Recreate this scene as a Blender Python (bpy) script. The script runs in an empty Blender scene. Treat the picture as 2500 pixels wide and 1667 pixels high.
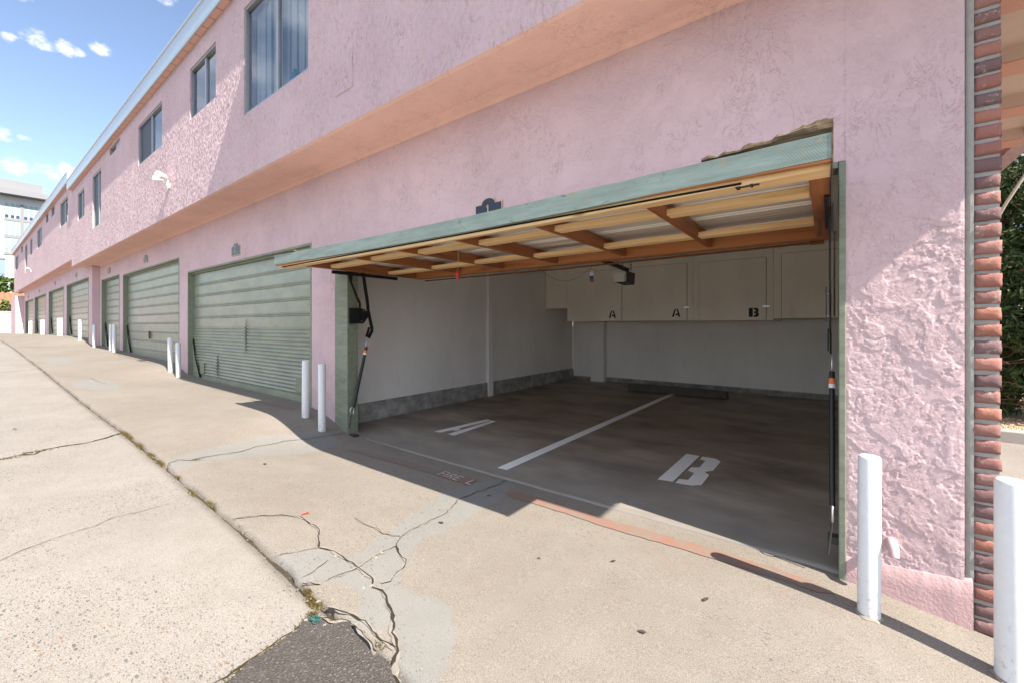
import bpy, bmesh, math, random
import numpy as np
from mathutils import Vector, Matrix, noise
random.seed(7); rng=np.random.default_rng(7)
S=bpy.context.scene
COL=S.collection
H=1.385
# ---------------------------------------------------------------- helpers
def link(o): COL.objects.link(o); return o
def tag(o,label=None,cat=None,group=None,kind=None):
    if label: o['label']=label
    if cat: o['category']=cat
    if group: o['group']=group
    if kind: o['kind']=kind
    return o
def empty(name,loc,label,cat,group=None):
    o=bpy.data.objects.new(name,None); o.location=loc; o.empty_display_size=.2
    link(o); return tag(o,label,cat,group)
def wloc(o):
    v=Vector((0,0,0))
    while o is not None: v+=o.location; o=o.parent
    return v
class MB:
    """collects geometry (world coordinates) for ONE mesh object"""
    def __init__(s): s.v=[];s.f=[];s.m=[];s.sm=[];s.mi=0;s.smooth=False
    def add(s,vs,fs,sm=None):
        b=len(s.v); s.v+= [tuple(v) for v in vs]
        for f in fs: s.f.append([i+b for i in f]); s.m.append(s.mi); s.sm.append(s.smooth if sm is None else sm)
        return s
    def box(s,x0,x1,y0,y1,z0,z1):
        if x0>x1:x0,x1=x1,x0
        if y0>y1:y0,y1=y1,y0
        if z0>z1:z0,z1=z1,z0
        return s.add([(x0,y0,z0),(x1,y0,z0),(x1,y1,z0),(x0,y1,z0),(x0,y0,z1),(x1,y0,z1),(x1,y1,z1),(x0,y1,z1)],
          [(0,3,2,1),(4,5,6,7),(0,1,5,4),(1,2,6,5),(2,3,7,6),(3,0,4,7)])
    def hexa(s,p): return s.add(p,[(0,3,2,1),(4,5,6,7),(0,1,5,4),(1,2,6,5),(2,3,7,6),(3,0,4,7)])
    def beam(s,a,b,w,h,up=(0,0,1)):
        a=Vector(a);b=Vector(b);d=(b-a).normalized();u=Vector(up)
        if abs(d.dot(u))>.98:u=Vector((1,0,0))
        r=d.cross(u).normalized()*w/2;u=r.cross(d).normalized()*h/2
        return s.hexa([a-r-u,a+r-u,a+r+u,a-r+u,b-r-u,b+r-u,b+r+u,b-r+u])
    def tube(s,pts,r,n=10,cap=True,radii=None):
        pts=[Vector(p) for p in pts]; rings=[]; prev=None
        for i,p in enumerate(pts):
            d=(pts[min(i+1,len(pts)-1)]-pts[max(i-1,0)]).normalized()
            if prev is None:
                prev=d.orthogonal().normalized()
            u=(prev-d*prev.dot(d)).normalized();prev=u;w=d.cross(u)
            rr=radii[i] if radii else r
            rings.append([p+(u*math.cos(t)+w*math.sin(t))*rr for t in [2*math.pi*k/n for k in range(n)]])
        vs=[v for R in rings for v in R];fs=[]
        for i in range(len(rings)-1):
            for k in range(n): fs.append((i*n+k,i*n+(k+1)%n,(i+1)*n+(k+1)%n,(i+1)*n+k))
        s.add(vs,fs,True)
        if cap: s.add(rings[0],[tuple(range(n))[::-1]],False); s.add(rings[-1],[tuple(range(n))],False)
        return s
    def prism(s,poly,axis,a,b):
        """poly 2D extruded along axis 'x','y','z' from a to b"""
        n=len(poly)
        def P(p,t): return (t,p[0],p[1]) if axis=='x' else ((p[0],t,p[1]) if axis=='y' else (p[0],p[1],t))
        vs=[P(p,a) for p in poly]+[P(p,b) for p in poly]
        fs=[tuple(range(n))[::-1],tuple(range(n,2*n))]+[(i,(i+1)%n,n+(i+1)%n,n+i) for i in range(n)]
        return s.add(vs,fs)
    def build(s,name,mat,parent=None,bevel=0,fix=True):
        off=wloc(parent) if parent else Vector((0,0,0))
        me=bpy.data.meshes.new(name)
        me.from_pydata([(v[0]-off.x,v[1]-off.y,v[2]-off.z) for v in s.v],[],s.f)
        mats=mat if isinstance(mat,(list,tuple)) else [mat]
        for m in mats: me.materials.append(m)
        me.polygons.foreach_set('material_index',s.m); me.polygons.foreach_set('use_smooth',s.sm)
        me.validate(); 
        if fix or bevel:
            bm=bmesh.new();bm.from_mesh(me)
            bmesh.ops.recalc_face_normals(bm,faces=bm.faces)
            bm.to_mesh(me);bm.free()
        me.update()
        o=bpy.data.objects.new(name,me)
        if parent: o.parent=parent
        link(o)
        if bevel:
            md=o.modifiers.new('bevel','BEVEL');md.width=bevel;md.segments=2;md.limit_method='ANGLE';md.angle_limit=.6
        return o
def copy_tree(o,parent=None):
    c=o.copy();COL.objects.link(c);c.parent=parent
    for ch in list(o.children): copy_tree(ch,c)
    return c
def lerp_t(T,x):
    return np.interp(x,[t[0] for t in T],[t[1] for t in T])
# ---------------------------------------------------------------- ground profile (heights along the wall / along the alley joint)
BX=[(-60,.8),(-44,.83),(-36,.9),(-25,.96),(-21.2,.9),(-20.3,.74),(-19.6,.67),(-16.8,.65),(-16.2,.6),(-11.9,.53),(-11.4,.49),(-11.0,.38),(-10.5,.3),(-5.75,.27),(-5.4,.24),(-5.0,.1),(-4.7,.01),(-3.5,.0),(0.05,-.005),(.3,-.03),(.55,-.08),(.8,-.13),(1.6,-.15),(14,-.15)]
AX=[(-60,.83),(-44,.86),(-28,.79),(-21,.69),(-13.3,.48),(-8.4,.31),(-6,.26),(-4.4,.195),(-3,.13),(-2.45,.085),(-2.1,.05),(-1.3,.0),(0,-.07),(1,-.12),(3,-.15),(14,-.15)]
def smooth_interp(T,x):
    x=np.asarray(x,float); acc=0
    for d in (-.25,-.12,0,.12,.25): acc=acc+np.interp(x+d,[t[0] for t in T],[t[1] for t in T])
    return acc/5
def gz(x,y):
    t=np.clip((np.asarray(y,float)-1.06)/(2.5-1.06),0,1);t=t*t*(3-2*t)
    return smooth_interp(AX,x)*(1-t)+smooth_interp(BX,x)*t
# ---------------------------------------------------------------- materials
class NT:
    def __init__(s,name):
        s.mat=bpy.data.materials.new(name);s.mat.use_nodes=True;s.t=s.mat.node_tree;s.n=s.t.nodes;s.l=s.t.links
        s.bsdf=s.n['Principled BSDF'];s.pos=s.n.new('ShaderNodeNewGeometry').outputs['Position']
    def node(s,typ,ins=None,**kw):
        n=s.n.new(typ)
        for k,v in kw.items(): setattr(n,k,v)
        for k,v in (ins or {}).items():
            i=n.inputs[k]
            if isinstance(v,bpy.types.NodeSocket): s.l.new(v,i)
            else: i.default_value=v
        return n
    def scale(s,v): return s.node('ShaderNodeVectorMath',{0:s.pos,1:v},operation='MULTIPLY').outputs[0]
    def noise(s,vec,scale,detail=4,rough=.55,dist=0,out='Fac'):
        return s.node('ShaderNodeTexNoise',{'Vector':vec,'Scale':scale,'Detail':detail,'Roughness':rough,'Distortion':dist}).outputs[out]
    def vor(s,vec,scale,out='Distance',feature='F1',rand=1.0):
        n=s.node('ShaderNodeTexVoronoi',feature=feature)
        s.l.new(vec,n.inputs['Vector']);n.inputs['Scale'].default_value=scale;n.inputs['Randomness'].default_value=rand
        return n.outputs[out]
    def ramp(s,fac,stops):
        n=s.node('ShaderNodeValToRGB');s.l.new(fac,n.inputs[0]);e=n.color_ramp.elements
        while len(e)<len(stops): e.new(.5)
        for i,(p,c) in enumerate(stops):
            e[i].position=p;e[i].color=(c,c,c,1) if isinstance(c,(int,float)) else (*c,1)
        return n.outputs[0]
    def math(s,op,a,b=0.,c=None,clamp=False):
        ins={0:a,1:b}
        if c is not None: ins[2]=c
        return s.node('ShaderNodeMath',ins,operation=op,use_clamp=clamp).outputs[0]
    def mix(s,fac,a,b,blend='MIX'):
        n=s.node('ShaderNodeMix',data_type='RGBA',blend_type=blend)
        for idx,v in ((0,fac),(6,a),(7,b)):
            if isinstance(v,bpy.types.NodeSocket): s.l.new(v,n.inputs[idx])
            elif idx==0: n.inputs[0].default_value=v
            else: n.inputs[idx].default_value=(*v[:3],1)
        return n.outputs[2]
    def smooth(s,v,a,b):
        return s.node('ShaderNodeMapRange',{'Value':v,'From Min':a,'From Max':b},interpolation_type='SMOOTHSTEP').outputs[0]
    def bump(s,h,strength=.5,dist=.01,prev=None):
        n=s.node('ShaderNodeBump',{'Height':h,'Strength':strength,'Distance':dist})
        if prev: s.l.new(prev,n.inputs['Normal'])
        return n.outputs[0]
    def set(s,color=None,rough=None,normal=None,metallic=None,spec=None):
        for k,v in (('Base Color',color),('Roughness',rough),('Normal',normal),('Metallic',metallic),('Specular IOR Level',spec)):
            if v is None: continue
            i=s.bsdf.inputs[k]
            if isinstance(v,bpy.types.NodeSocket): s.l.new(v,i)
            elif isinstance(v,(tuple,list)): i.default_value=(*v[:3],1)
            else: i.default_value=v
        return s.mat
def simple(name,col,rough=.5,metallic=0,spec=.5,var=.12,scale=9,bump=0):
    m=NT(name); f=m.noise(m.pos,scale,5,.6)
    c=m.mix(f,tuple(x*(1-var) for x in col),tuple(min(1,x*(1+var)) for x in col))
    nb=m.bump(m.noise(m.pos,scale*8,4),bump,.004) if bump else None
    return m.set(c,rough,nb,metallic,spec)
M={}
PINK=(.60,.445,.455); 
def stucco(name,kind,col=PINK):
    m=NT(name)
    if kind=='upper':      # heavy dashed coat
        v=m.scale((1,1,.55)); dv=m.noise(v,9,3,.5,0,'Color')
        w=m.node('ShaderNodeVectorMath',{0:dv,1:(.16,.16,.16)},operation='MULTIPLY').outputs[0]
        v2=m.node('ShaderNodeVectorMath',{0:v,1:w},operation='ADD').outputs[0]
        big=m.smooth(m.noise(v2,16,5,.62),.42,.66); ridg=m.smooth(m.vor(v2,26),.0,.42)
        h=m.math('ADD',m.math('MULTIPLY',big,1.0),m.math('MULTIPLY',m.math('SUBTRACT',1.0,ridg),.55))
        fine=m.noise(v,70,5,.65); h=m.math('ADD',h,m.math('MULTIPLY',fine,.5))
        lines=m.smooth(m.noise(m.scale((1,1,.22)),19,6,.7,1.2),.63,.70)
        h=m.math('SUBTRACT',h,m.math('MULTIPLY',lines,.9))
        n0=m.bump(h,.42,.010)
        nv=m.node('ShaderNodeVectorMath',{0:m.noise(m.scale((1,1,.6)),30,3,.7,.4,'Color'),1:(.5,.5,.5)},operation='SUBTRACT').outputs[0]
        nv=m.node('ShaderNodeVectorMath',{0:nv,1:(2.6,2.6,2.6)},operation='MULTIPLY').outputs[0]
        n=m.node('ShaderNodeVectorMath',{0:m.node('ShaderNodeVectorMath',{0:n0,1:nv},operation='ADD').outputs[0]},operation='NORMALIZE').outputs[0]
    else:                  # skip-trowel coat: smooth islands, rough lace between
        v=m.pos; wn=m.noise(v,2.2,4,.6,0,'Color')
        w=m.node('ShaderNodeVectorMath',{0:wn,1:(.5,.5,.5)},operation='MULTIPLY').outputs[0]
        v2=m.node('ShaderNodeVectorMath',{0:v,1:w},operation='ADD').outputs[0]
        isl=m.noise(v2,3.6,7,.62); plate=m.smooth(isl,.47,.52)
        lace=m.smooth(m.noise(v,30,6,.7,1.0),.42,.62)
        where=m.math('MULTIPLY',m.smooth(isl,.40,.50),m.math('SUBTRACT',1.0,m.smooth(isl,.52,.60)))
        scr=m.noise(m.node('ShaderNodeMapping',{'Vector':v,'Rotation':(0,.7,0),'Scale':(40,1,3)}).outputs[0],1,3,.6)
        plate2=m.smooth(m.noise(m.node('ShaderNodeVectorMath',{0:v2,1:(7,3,5)},operation='ADD').outputs[0],5.2,8,.66),.53,.56)
        h=m.math('ADD',m.math('MULTIPLY',m.math('ADD',plate,plate2),.55),m.math('MULTIPLY',m.math('MULTIPLY',lace,where),.8))
        h=m.math('ADD',h,m.math('MULTIPLY',scr,.12)); h=m.math('ADD',h,m.math('MULTIPLY',m.noise(v,120,3,.6),.16))
        cr=m.smooth(m.noise(m.scale((1,1,.6)),7,8,.72,1.5),.66,.70)
        h=m.math('SUBTRACT',h,m.math('MULTIPLY',cr,.6))
        n0=m.bump(h,.40,.008)
        nv=m.node('ShaderNodeVectorMath',{0:m.noise(v,75,3,.7,.4,'Color'),1:(.5,.5,.5)},operation='SUBTRACT').outputs[0]
        amt=m.math('ADD',m.math('MULTIPLY',where,.5),.28)
        nv=m.node('ShaderNodeVectorMath',{0:nv,'Scale':m.math('MULTIPLY',amt,1.25)},operation='SCALE').outputs[0]
        n=m.node('ShaderNodeVectorMath',{0:m.node('ShaderNodeVectorMath',{0:n0,1:nv},operation='ADD').outputs[0]},operation='NORMALIZE').outputs[0]
    tone=m.noise(m.pos,1.1,4,.6)
    c=m.mix(m.smooth(tone,.3,.7),tuple(x*.94 for x in col),tuple(x*1.04 for x in col))
    pits=m.smooth(m.noise(m.pos,48,4,.72),.66,.73)       # dirt caught in pits and cracks of the coat
    fiss=m.smooth(m.math('ABSOLUTE',m.math('SUBTRACT',m.noise(m.scale((1,1,.5)),8,7,.7,1.2),.5)),.0,.018); fiss=m.math('MULTIPLY',m.math('SUBTRACT',1.0,fiss),m.smooth(m.noise(m.pos,2.9,5,.6),.44,.60))
    pits=m.math('MAXIMUM',pits,fiss)
    c=m.mix(m.math('MULTIPLY',pits,.46),c,(col[0]*.42,col[1]*.36,col[2]*.36))
    return m.set(c,.95,n,0,.08)
M['stucco_up']=stucco('pink dash stucco','upper'); M['stucco_lo']=stucco('pink trowelled stucco','lower')
M['soffit']=stucco('bounce-tinted soffit stucco','lower',(.73,.475,.40))  # peach tint paints the warm ground bounce into the soffit colour
M['pink_smooth']=simple('pink smooth plaster',(.58,.42,.425),.8,0,.2,.06,4,.5)
M['pink_curb']=simple('pink painted curb',(.53,.36,.355),.8,0,.2,.1,9,.8)
M['eave']=None
def eave_boards():
    m=NT('pink eave boards'); x=m.node('ShaderNodeSeparateXYZ',{0:m.pos}).outputs[0]
    j=m.math('ABSOLUTE',m.math('SUBTRACT',m.math('FRACT',m.math('MULTIPLY',x,3.2)),.5))
    g=m.smooth(j,.45,.49); c=m.mix(m.math('MULTIPLY',g,.75),(.72,.44,.35),(.25,.13,.11))
    n=m.bump(m.math('SUBTRACT',m.noise(m.scale((3,30,3)),3,3),m.math('MULTIPLY',g,2.)),.5,.01)
    return m.set(c,.8,n,0,.2)
M['eave']=eave_boards()
M['gutter']=simple('galvanised gutter',(.48,.55,.60),.38,.45,.5,.10,14)
M['roof']=simple('roofing felt',(.25,.24,.23),.9)
M['white']=None
def white_paint(name,col=(.72,.72,.715)):
    m=NT(name); d=m.noise(m.pos,26,5,.6); 
    z=m.node('ShaderNodeSeparateXYZ',{0:m.node('ShaderNodeTexCoord').outputs['Object']}).outputs[2]
    c=m.mix(m.smooth(d,.3,.75),tuple(x*.94 for x in col),col)
    sc=m.math('MULTIPLY',m.smooth(m.math('ADD',m.noise(m.scale((1,1,.6)),48,5,.75),m.math('MULTIPLY',m.math('SUBTRACT',.25,z),.35)),.60,.68),m.math('ADD',.15,m.math('SUBTRACT',1.0,m.smooth(z,.0,.45))))
    c=m.mix(m.math('MULTIPLY',sc,.6),c,(.42,.38,.33))
    return m.set(c,.42,m.bump(m.noise(m.scale((1,1,.35)),45,4),.18,.004),0,.45)
M['white']=white_paint('white bollard paint')
M['white_plastic']=simple('white plastic',(.8,.79,.75),.4,0,.5,.04)
def wood(name,axis,c0,c1,c2,scale=1.,knots=True,rough=.6):
    m=NT(name); st={'x':(1.2,22,22),'y':(22,1.2,22)}[axis]
    v=m.scale(tuple(k*scale for k in st)); w=m.noise(v,1.1,6,.65,.6)
    c=m.ramp(w,[(.28,c0),(.5,c1),(.75,c2)])
    if knots:
        k=m.vor(m.scale({'x':(2.4,9,9),'y':(9,2.4,9)}[axis]),1.0)
        kk=m.math('SUBTRACT',1.0,m.smooth(k,.05,.16)); c=m.mix(m.math('MULTIPLY',kk,.75),c,tuple(x*.4 for x in c0))
    return m.set(c,rough,m.bump(w,.25,.004),0,.3)
M['pine']=wood('pine board along the door','x',(.66,.40,.17),(.82,.56,.28),(.87,.65,.37))
M['redwood_y']=wood('old redwood across the door','y',(.16,.052,.02),(.30,.11,.04),(.42,.17,.068),1.,False,.5)
M['redwood_x']=wood('old redwood along the door','x',(.22,.08,.028),(.40,.155,.052),(.50,.22,.085),1.,False,.5)
M['rotten']=wood('rotten weathered timber','x',(.03,.022,.012),(.12,.085,.05),(.26,.20,.13),1.4,False,.9)
def green_board(name,col,worn=(.30,.24,.17),amount=.68):
    m=NT(name); t=m.noise(m.scale((2,14,14)),1.6,6,.7)
    c=m.mix(m.smooth(t,.3,.75),tuple(x*.80 for x in col),tuple(x*1.16 for x in col))
    ch=m.smooth(m.noise(m.pos,13,7,.75,.4),amount,amount+.03); c=m.mix(ch,c,worn)
    dk=m.smooth(m.noise(m.scale((1.0,2,2)),5,5,.65,2.5),.62,.70); c=m.mix(m.math('MULTIPLY',dk,.6),c,tuple(x*.35 for x in col))
    sl=m.node('ShaderNodeTexWave',{'Vector':m.node('ShaderNodeMapping',{'Vector':m.pos,'Rotation':(0,.6,0)}).outputs[0],'Scale':34.,'Distortion':1.5}).outputs['Fac']
    return m.set(c,.62,m.bump(m.math('ADD',m.math('MULTIPLY',sl,.10),t),.30,.005),0,.35)
M['green_edge']=green_board('weathered sage paint',(.225,.285,.25),amount=.60)
M['green_trim']=green_board('sage trim paint',(.215,.24,.172),(.12,.13,.09),.72)
def door_metal():
    m=NT('sage painted door steel'); t=m.noise(m.scale((1,1,2)),2.2,5,.65)
    c=m.mix(m.smooth(t,.3,.72),(.195,.213,.158),(.262,.28,.198))
    dirt=m.smooth(m.noise(m.scale((.6,1,3)),9,6,.7),.60,.74); c=m.mix(m.math('MULTIPLY',dirt,.35),c,(.20,.21,.15))
    chip=m.smooth(m.noise(m.pos,60,4,.7),.74,.76); c=m.mix(chip,c,(.10,.10,.08))
    return m.set(c,.34,m.bump(m.noise(m.scale((1,1,1.5)),5,4,.6),.10,.02),0,.55)
M['door']=door_metal()
M['dark']=simple('black dirt',(.018,.016,.014),.95,0,.1)
M['black']=simple('black powder coat',(.012,.012,.013),.42,0,.4,.2)
M['zinc']=simple('zinc plate',(.62,.63,.64),.32,.8)
M['rust']=simple('rusty steel',(.20,.075,.03),.7,.2,.3,.35,30)
def sheet():
    m=NT('galvanised door sheet'); t=m.noise(m.scale((.5,5,5)),3,5,.65)
    c=m.mix(t,(.66,.62,.56),(.82,.79,.73)); return m.set(c,.33,m.bump(m.noise(m.scale((1,6,6)),8,3),.06,.01),.25,.5)
M['sheet']=sheet()
def plaster(name,col,seam=0):
    m=NT(name); t=m.noise(m.scale((1,1,.5)),1.4,5,.65); c=m.mix(m.smooth(t,.3,.7),tuple(x*.9 for x in col),col)
    sp=m.smooth(m.noise(m.pos,23,3,.6),.74,.76); c=m.mix(m.math('MULTIPLY',sp,.5),c,tuple(x*.5 for x in col))
    st=m.smooth(m.noise(m.scale((3,3,.4)),2.5,5,.7),.58,.8); c=m.mix(m.math('MULTIPLY',st,.30),c,(.42,.36,.28))
    return m.set(c,.7,m.bump(m.noise(m.pos,50,3),.08,.004),0,.3)
M['wall_in']=plaster('garage wall board',(.88,.85,.80)); M['cab']=plaster('cream cabinet paint',(.90,.83,.71))
M['ceil']=plaster('garage ceiling',(.86,.83,.78))
def concrete_dark():
    m=NT('old concrete curb'); t=m.noise(m.pos,6,7,.68); c=m.ramp(t,[(.3,(.17,.16,.145)),(.5,(.31,.295,.27)),(.72,(.50,.48,.45))])
    return m.set(c,.9,m.bump(m.noise(m.pos,30,6,.7),.7,.02),0,.2)
M['curb']=concrete_dark()
def garage_floor():
    m=NT('stained garage slab'); a=m.noise(m.scale((.55,1.1,1)),1.7,7,.62); b=m.noise(m.scale((1.2,3.2,1)),3.6,6,.68,.4)
    c=m.ramp(a,[(.32,(.17,.13,.10)),(.5,(.33,.27,.22)),(.70,(.46,.40,.34))])
    c=m.mix(m.math('MULTIPLY',m.smooth(b,.48,.72),.55),c,(.40,.36,.315))
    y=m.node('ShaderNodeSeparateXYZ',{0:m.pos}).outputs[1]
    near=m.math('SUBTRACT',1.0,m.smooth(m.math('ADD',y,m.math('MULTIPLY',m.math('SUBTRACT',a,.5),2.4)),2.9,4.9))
    c=m.mix(m.math('MULTIPLY',near,.65),c,(.20,.19,.175))  # floor painted paler deep inside to stand in for missing interior light
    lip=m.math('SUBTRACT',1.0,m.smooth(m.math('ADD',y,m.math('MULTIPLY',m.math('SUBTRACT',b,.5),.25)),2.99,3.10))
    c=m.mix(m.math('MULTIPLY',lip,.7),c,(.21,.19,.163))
    oil=m.smooth(m.noise(m.scale((.8,1.2,1)),1.15,4,.55),.60,.74); c=m.mix(m.math('MULTIPLY',oil,.6),c,(.08,.06,.047))
    ch=m.smooth(m.noise(m.scale((1,2.4,1)),7,6,.72,.6),.68,.74); c=m.mix(m.math('MULTIPLY',ch,.5),c,(.45,.44,.42))
    wsp=m.smooth(m.noise(m.pos,42,3,.6),.765,.78); c=m.mix(m.math('MULTIPLY',wsp,.7),c,(.6,.6,.58))
    return m.set(c,m.math('ADD',m.math('MULTIPLY',b,.3),.38),m.bump(m.noise(m.pos,26,5,.6),.14,.006),0,.4)
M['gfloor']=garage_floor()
def worn_paint(name,col,under,lo=.6,hi=.68,scale=24):
    m=NT(name); t=m.noise(m.scale((1,1.6,1)),scale,6,.7); f=m.smooth(t,lo,hi); c=m.mix(f,col,under)
    g=m.noise(m.pos,7,4,.6); c=m.mix(m.math('MULTIPLY',g,.3),c,tuple(x*.72 for x in col)); return m.set(c,.65,None,0,.3)
M['floor_white']=worn_paint('worn white floor paint',(.84,.83,.80),(.36,.32,.28),.60,.74)
M['letter_black']=simple('black stencil paint',(.018,.015,.012),.7)
def concrete(name,driveway):
    m=NT(name); big=m.noise(m.pos,.8,5,.6); mid=m.noise(m.pos,5,6,.65); fine=m.noise(m.pos,210,3,.65)
    if driveway: a,b=(.166,.143,.116),(.216,.192,.163)
    else: a,b=(.215,.198,.177),(.275,.255,.232)
    c=m.mix(m.smooth(m.math('ADD',m.math('MULTIPLY',big,.6),m.math('MULTIPLY',mid,.4)),.36,.66),a,b)
    c=m.mix(.38,c,m.mix(m.smooth(fine,.35,.65),(.10,.088,.074),(.39,.345,.295)))
    if driveway:
        at=m.node('ShaderNodeAttribute',attribute_name='patch').outputs['Fac']
        f=m.smooth(m.math('ADD',at,m.math('MULTIPLY',m.math('SUBTRACT',m.noise(m.pos,11,6,.7),.5),.55)),.42,.56)
        gp=m.mix(mid,(.175,.168,.153),(.225,.218,.20)); gp=m.mix(.15,gp,m.mix(m.smooth(fine,.35,.65),(.14,.14,.13),(.34,.33,.31)))
        c=m.mix(m.math('MULTIPLY',f,.92),c,gp)
    # exposed aggregate
    wear=m.smooth(m.noise(m.pos,.9,4,.6),.36,.60) 
    for sc,th,cols in ((34,.16,((.085,.08,.078),(.20,.115,.06))),(75,.20,((.07,.065,.06),(.24,.17,.11))),(150,.24,((.085,.075,.068),(.13,.11,.09)))):
        vv=m.node('ShaderNodeVectorMath',{0:m.node('ShaderNodeVectorMath',{0:m.pos,1:(1.0,1.9,1.)},operation='MULTIPLY').outputs[0],1:m.node('ShaderNodeVectorMath',{0:m.noise(m.pos,sc*.9,2,.5,0,'Color'),1:(.5/sc,)*3},operation='MULTIPLY').outputs[0]},operation='ADD').outputs[0]
        vn=m.node('ShaderNodeTexVoronoi',{'Vector':vv,'Scale':float(sc)})
        pick=m.node('ShaderNodeSeparateColor',{0:vn.outputs['Color']})
        thr=m.math('MULTIPLY',m.smooth(pick.outputs[0],.62 if not driveway else .76,1.0),th*2.6)
        msk=m.math('SUBTRACT',1.0,m.smooth(m.math('SUBTRACT',vn.outputs['Distance'],thr),-.05,.0))
        msk=m.math('MULTIPLY',msk,wear if not driveway else m.math('MULTIPLY',wear,.8))
        msk=m.math('MULTIPLY',msk,.74)
        c=m.mix(msk,c,m.mix(m.smooth(pick.outputs[1],.62,.75),cols[0],cols[1]))
    stain=m.smooth(m.noise(m.pos,1.7,5,.62),.58,.78); c=m.mix(m.math('MULTIPLY',stain,.22),c,(.155,.13,.105))
    n=m.bump(m.math('ADD',m.math('MULTIPLY',fine,.6),m.math('MULTIPLY',m.noise(m.pos,60,4,.6),.7)),.35,.005)
    return m.set(c,.85,n,0,.25)
M['alley']=concrete('aggregate concrete',False); M['drive']=concrete('tan concrete with repairs',True)
def asphalt():
    m=NT('old asphalt'); v=m.vor(m.pos,160,'Color'); s=m.node('ShaderNodeSeparateColor',{0:v}).outputs[0]
    c=m.ramp(s,[(.0,(.048,.042,.037)),(.6,(.074,.065,.058)),(.93,(.11,.097,.086)),(1.,(.2,.18,.165))])
    c=m.mix(m.math('MULTIPLY',m.noise(m.pos,8,5,.7),.6),c,(.085,.074,.066))
    return m.set(c,.9,m.bump(m.vor(m.pos,160),.8,.006),0,.25)
M['asphalt']=asphalt()
M['red_paint']=None
def faded(name,col,lo,hi,sc=9):
    m=NT(name); t=m.noise(m.pos,sc,7,.72); f=m.noise(m.pos,200,3,.6)
    fac=m.smooth(m.math('ADD',m.math('MULTIPLY',t,.7),m.math('MULTIPLY',f,.3)),lo,hi)
    base=m.mix(f,(.166,.143,.116),(.216,.192,.163)); c=m.mix(fac,col,base); return m.set(c,.85,m.bump(f,.3,.004),0,.2)
M['red_paint']=faded('sun-faded red paint',(.255,.125,.09),.35,.66)
M['red_faint']=faded('nearly worn red paint',(.25,.13,.105),.30,.58)
M['ltr_faint']=faded('worn white lettering',(.50,.47,.44),.52,.76,30)
M['debris']=simple('joint debris',(.075,.062,.046),1.,0,.1,.6,90,1.)
M['soil']=simple('joint dirt',(.045,.037,.028),1.,0,.1,.5,60,1.)
M['grout']=simple('grey mortar',(.36,.345,.315),.95,0,.15,.2,30,1.)
def brick_mat():
    m=NT('worn red brick'); col=m.node('ShaderNodeAttribute',attribute_name='tone').outputs['Color']
    t=m.noise(m.pos,45,6,.7); c=m.mix(m.math('MULTIPLY',t,.55),col,m.mix(.5,col,(.10,.05,.045)))
    lm=m.smooth(m.noise(m.pos,24,6,.72),.58,.68); c=m.mix(m.math('MULTIPLY',lm,.6),c,(.50,.44,.39))
    return m.set(c,.9,m.bump(m.noise(m.pos,60,6,.7),.8,.008),0,.15)
M['brick']=brick_mat()
def brick_side():
    m=NT('brick wall side'); v=m.node('ShaderNodeMapping',{'Vector':m.pos,'Rotation':(0,math.pi/2,math.pi/2)}).outputs[0]
    xyz=m.node('ShaderNodeSeparateXYZ',{0:m.pos}); vv=m.node('ShaderNodeCombineXYZ',{0:xyz.outputs[1],1:xyz.outputs[2]}).outputs[0]
    b=m.node('ShaderNodeTexBrick',{'Vector':vv,'Color1':(.30,.10,.07,1),'Color2':(.20,.09,.08,1),'Mortar':(.36,.345,.31,1),'Scale':1.,'Mortar Size':.008,'Brick Width':.21,'Row Height':.0785})
    return m.set(b.outputs['Color'],.9,m.bump(m.math('SUBTRACT',1.0,b.outputs['Fac']),.6,.01),0,.2)
M['brick_side']=brick_side()
def glass(name,tint):
    m=NT(name); m.n.remove(m.bsdf); out=m.n['Material Output']
    fr=m.node('ShaderNodeFresnel',{'IOR':1.75}).outputs[0]; g=m.node('ShaderNodeBsdfGlossy',{'Color':(.95,.97,1,1),'Roughness':.015,'Normal':m.bump(m.noise(m.pos,1.1,2),.03,.05)}).outputs[0]
    t=m.node('ShaderNodeBsdfTransparent',{'Color':(*tint,1)}).outputs[0]
    mx=m.node('ShaderNodeMixShader',{0:fr,1:t,2:g}).outputs[0]; m.l.new(mx,out.inputs[0]); return m.mat
M['glass']=glass('window glass',(.80,.86,.88))
M['screen']=simple('insect screen',(.03,.035,.045),.55,0,.5,.2,60)
M['room']=simple('dim room',(.10,.11,.125),.9)
M['blind']=simple('pale vertical blind',(.62,.64,.66),.7,0,.3,.06)
M['alu']=simple('bronze-grey window frame',(.36,.365,.37),.4,.6)
M['navy']=simple('navy plaque enamel',(.012,.018,.035),.35)
M['gold']=simple('pale gold edge',(.50,.40,.24),.4,.3)
M['office']=simple('white office render',(.56,.56,.56),.7,0,.3,.03,.2)
M['office_grey']=simple('grey office band',(.24,.24,.25),.7,0,.3,.05,.2)
M['office_glass']=simple('pale green office glass',(.27,.34,.335),.3,0,.6,.1,.3)
M['office_dark']=simple('dark spandrel glass',(.03,.05,.11),.15,0,.6)
M['annex']=simple('blue-grey annex panels',(.22,.29,.34),.35,0,.5,.06,.2)
M['tile']=simple('terracotta roof tile',(.36,.15,.085),.85,0,.2,.3,3)
M['wire']=simple('wire sheath',(.05,.05,.055),.6)
M['cable']=simple('pale cable',(.46,.40,.32),.6)
M['red']=simple('red plastic',(.55,.03,.02),.4)
M['blue']=simple('blue plastic',(.03,.10,.30),.4)
M['teal']=simple('teal cord',(.03,.11,.10),.6)
M['path']=concrete('pale path concrete',False)
M['gravel']=simple('tan gravel',(.40,.31,.20),.95,0,.2,.6,70,1.)
M['dryleaf']=simple('dry leaf',(.07,.055,.045),.8,0,.2,.4,60)
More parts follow.
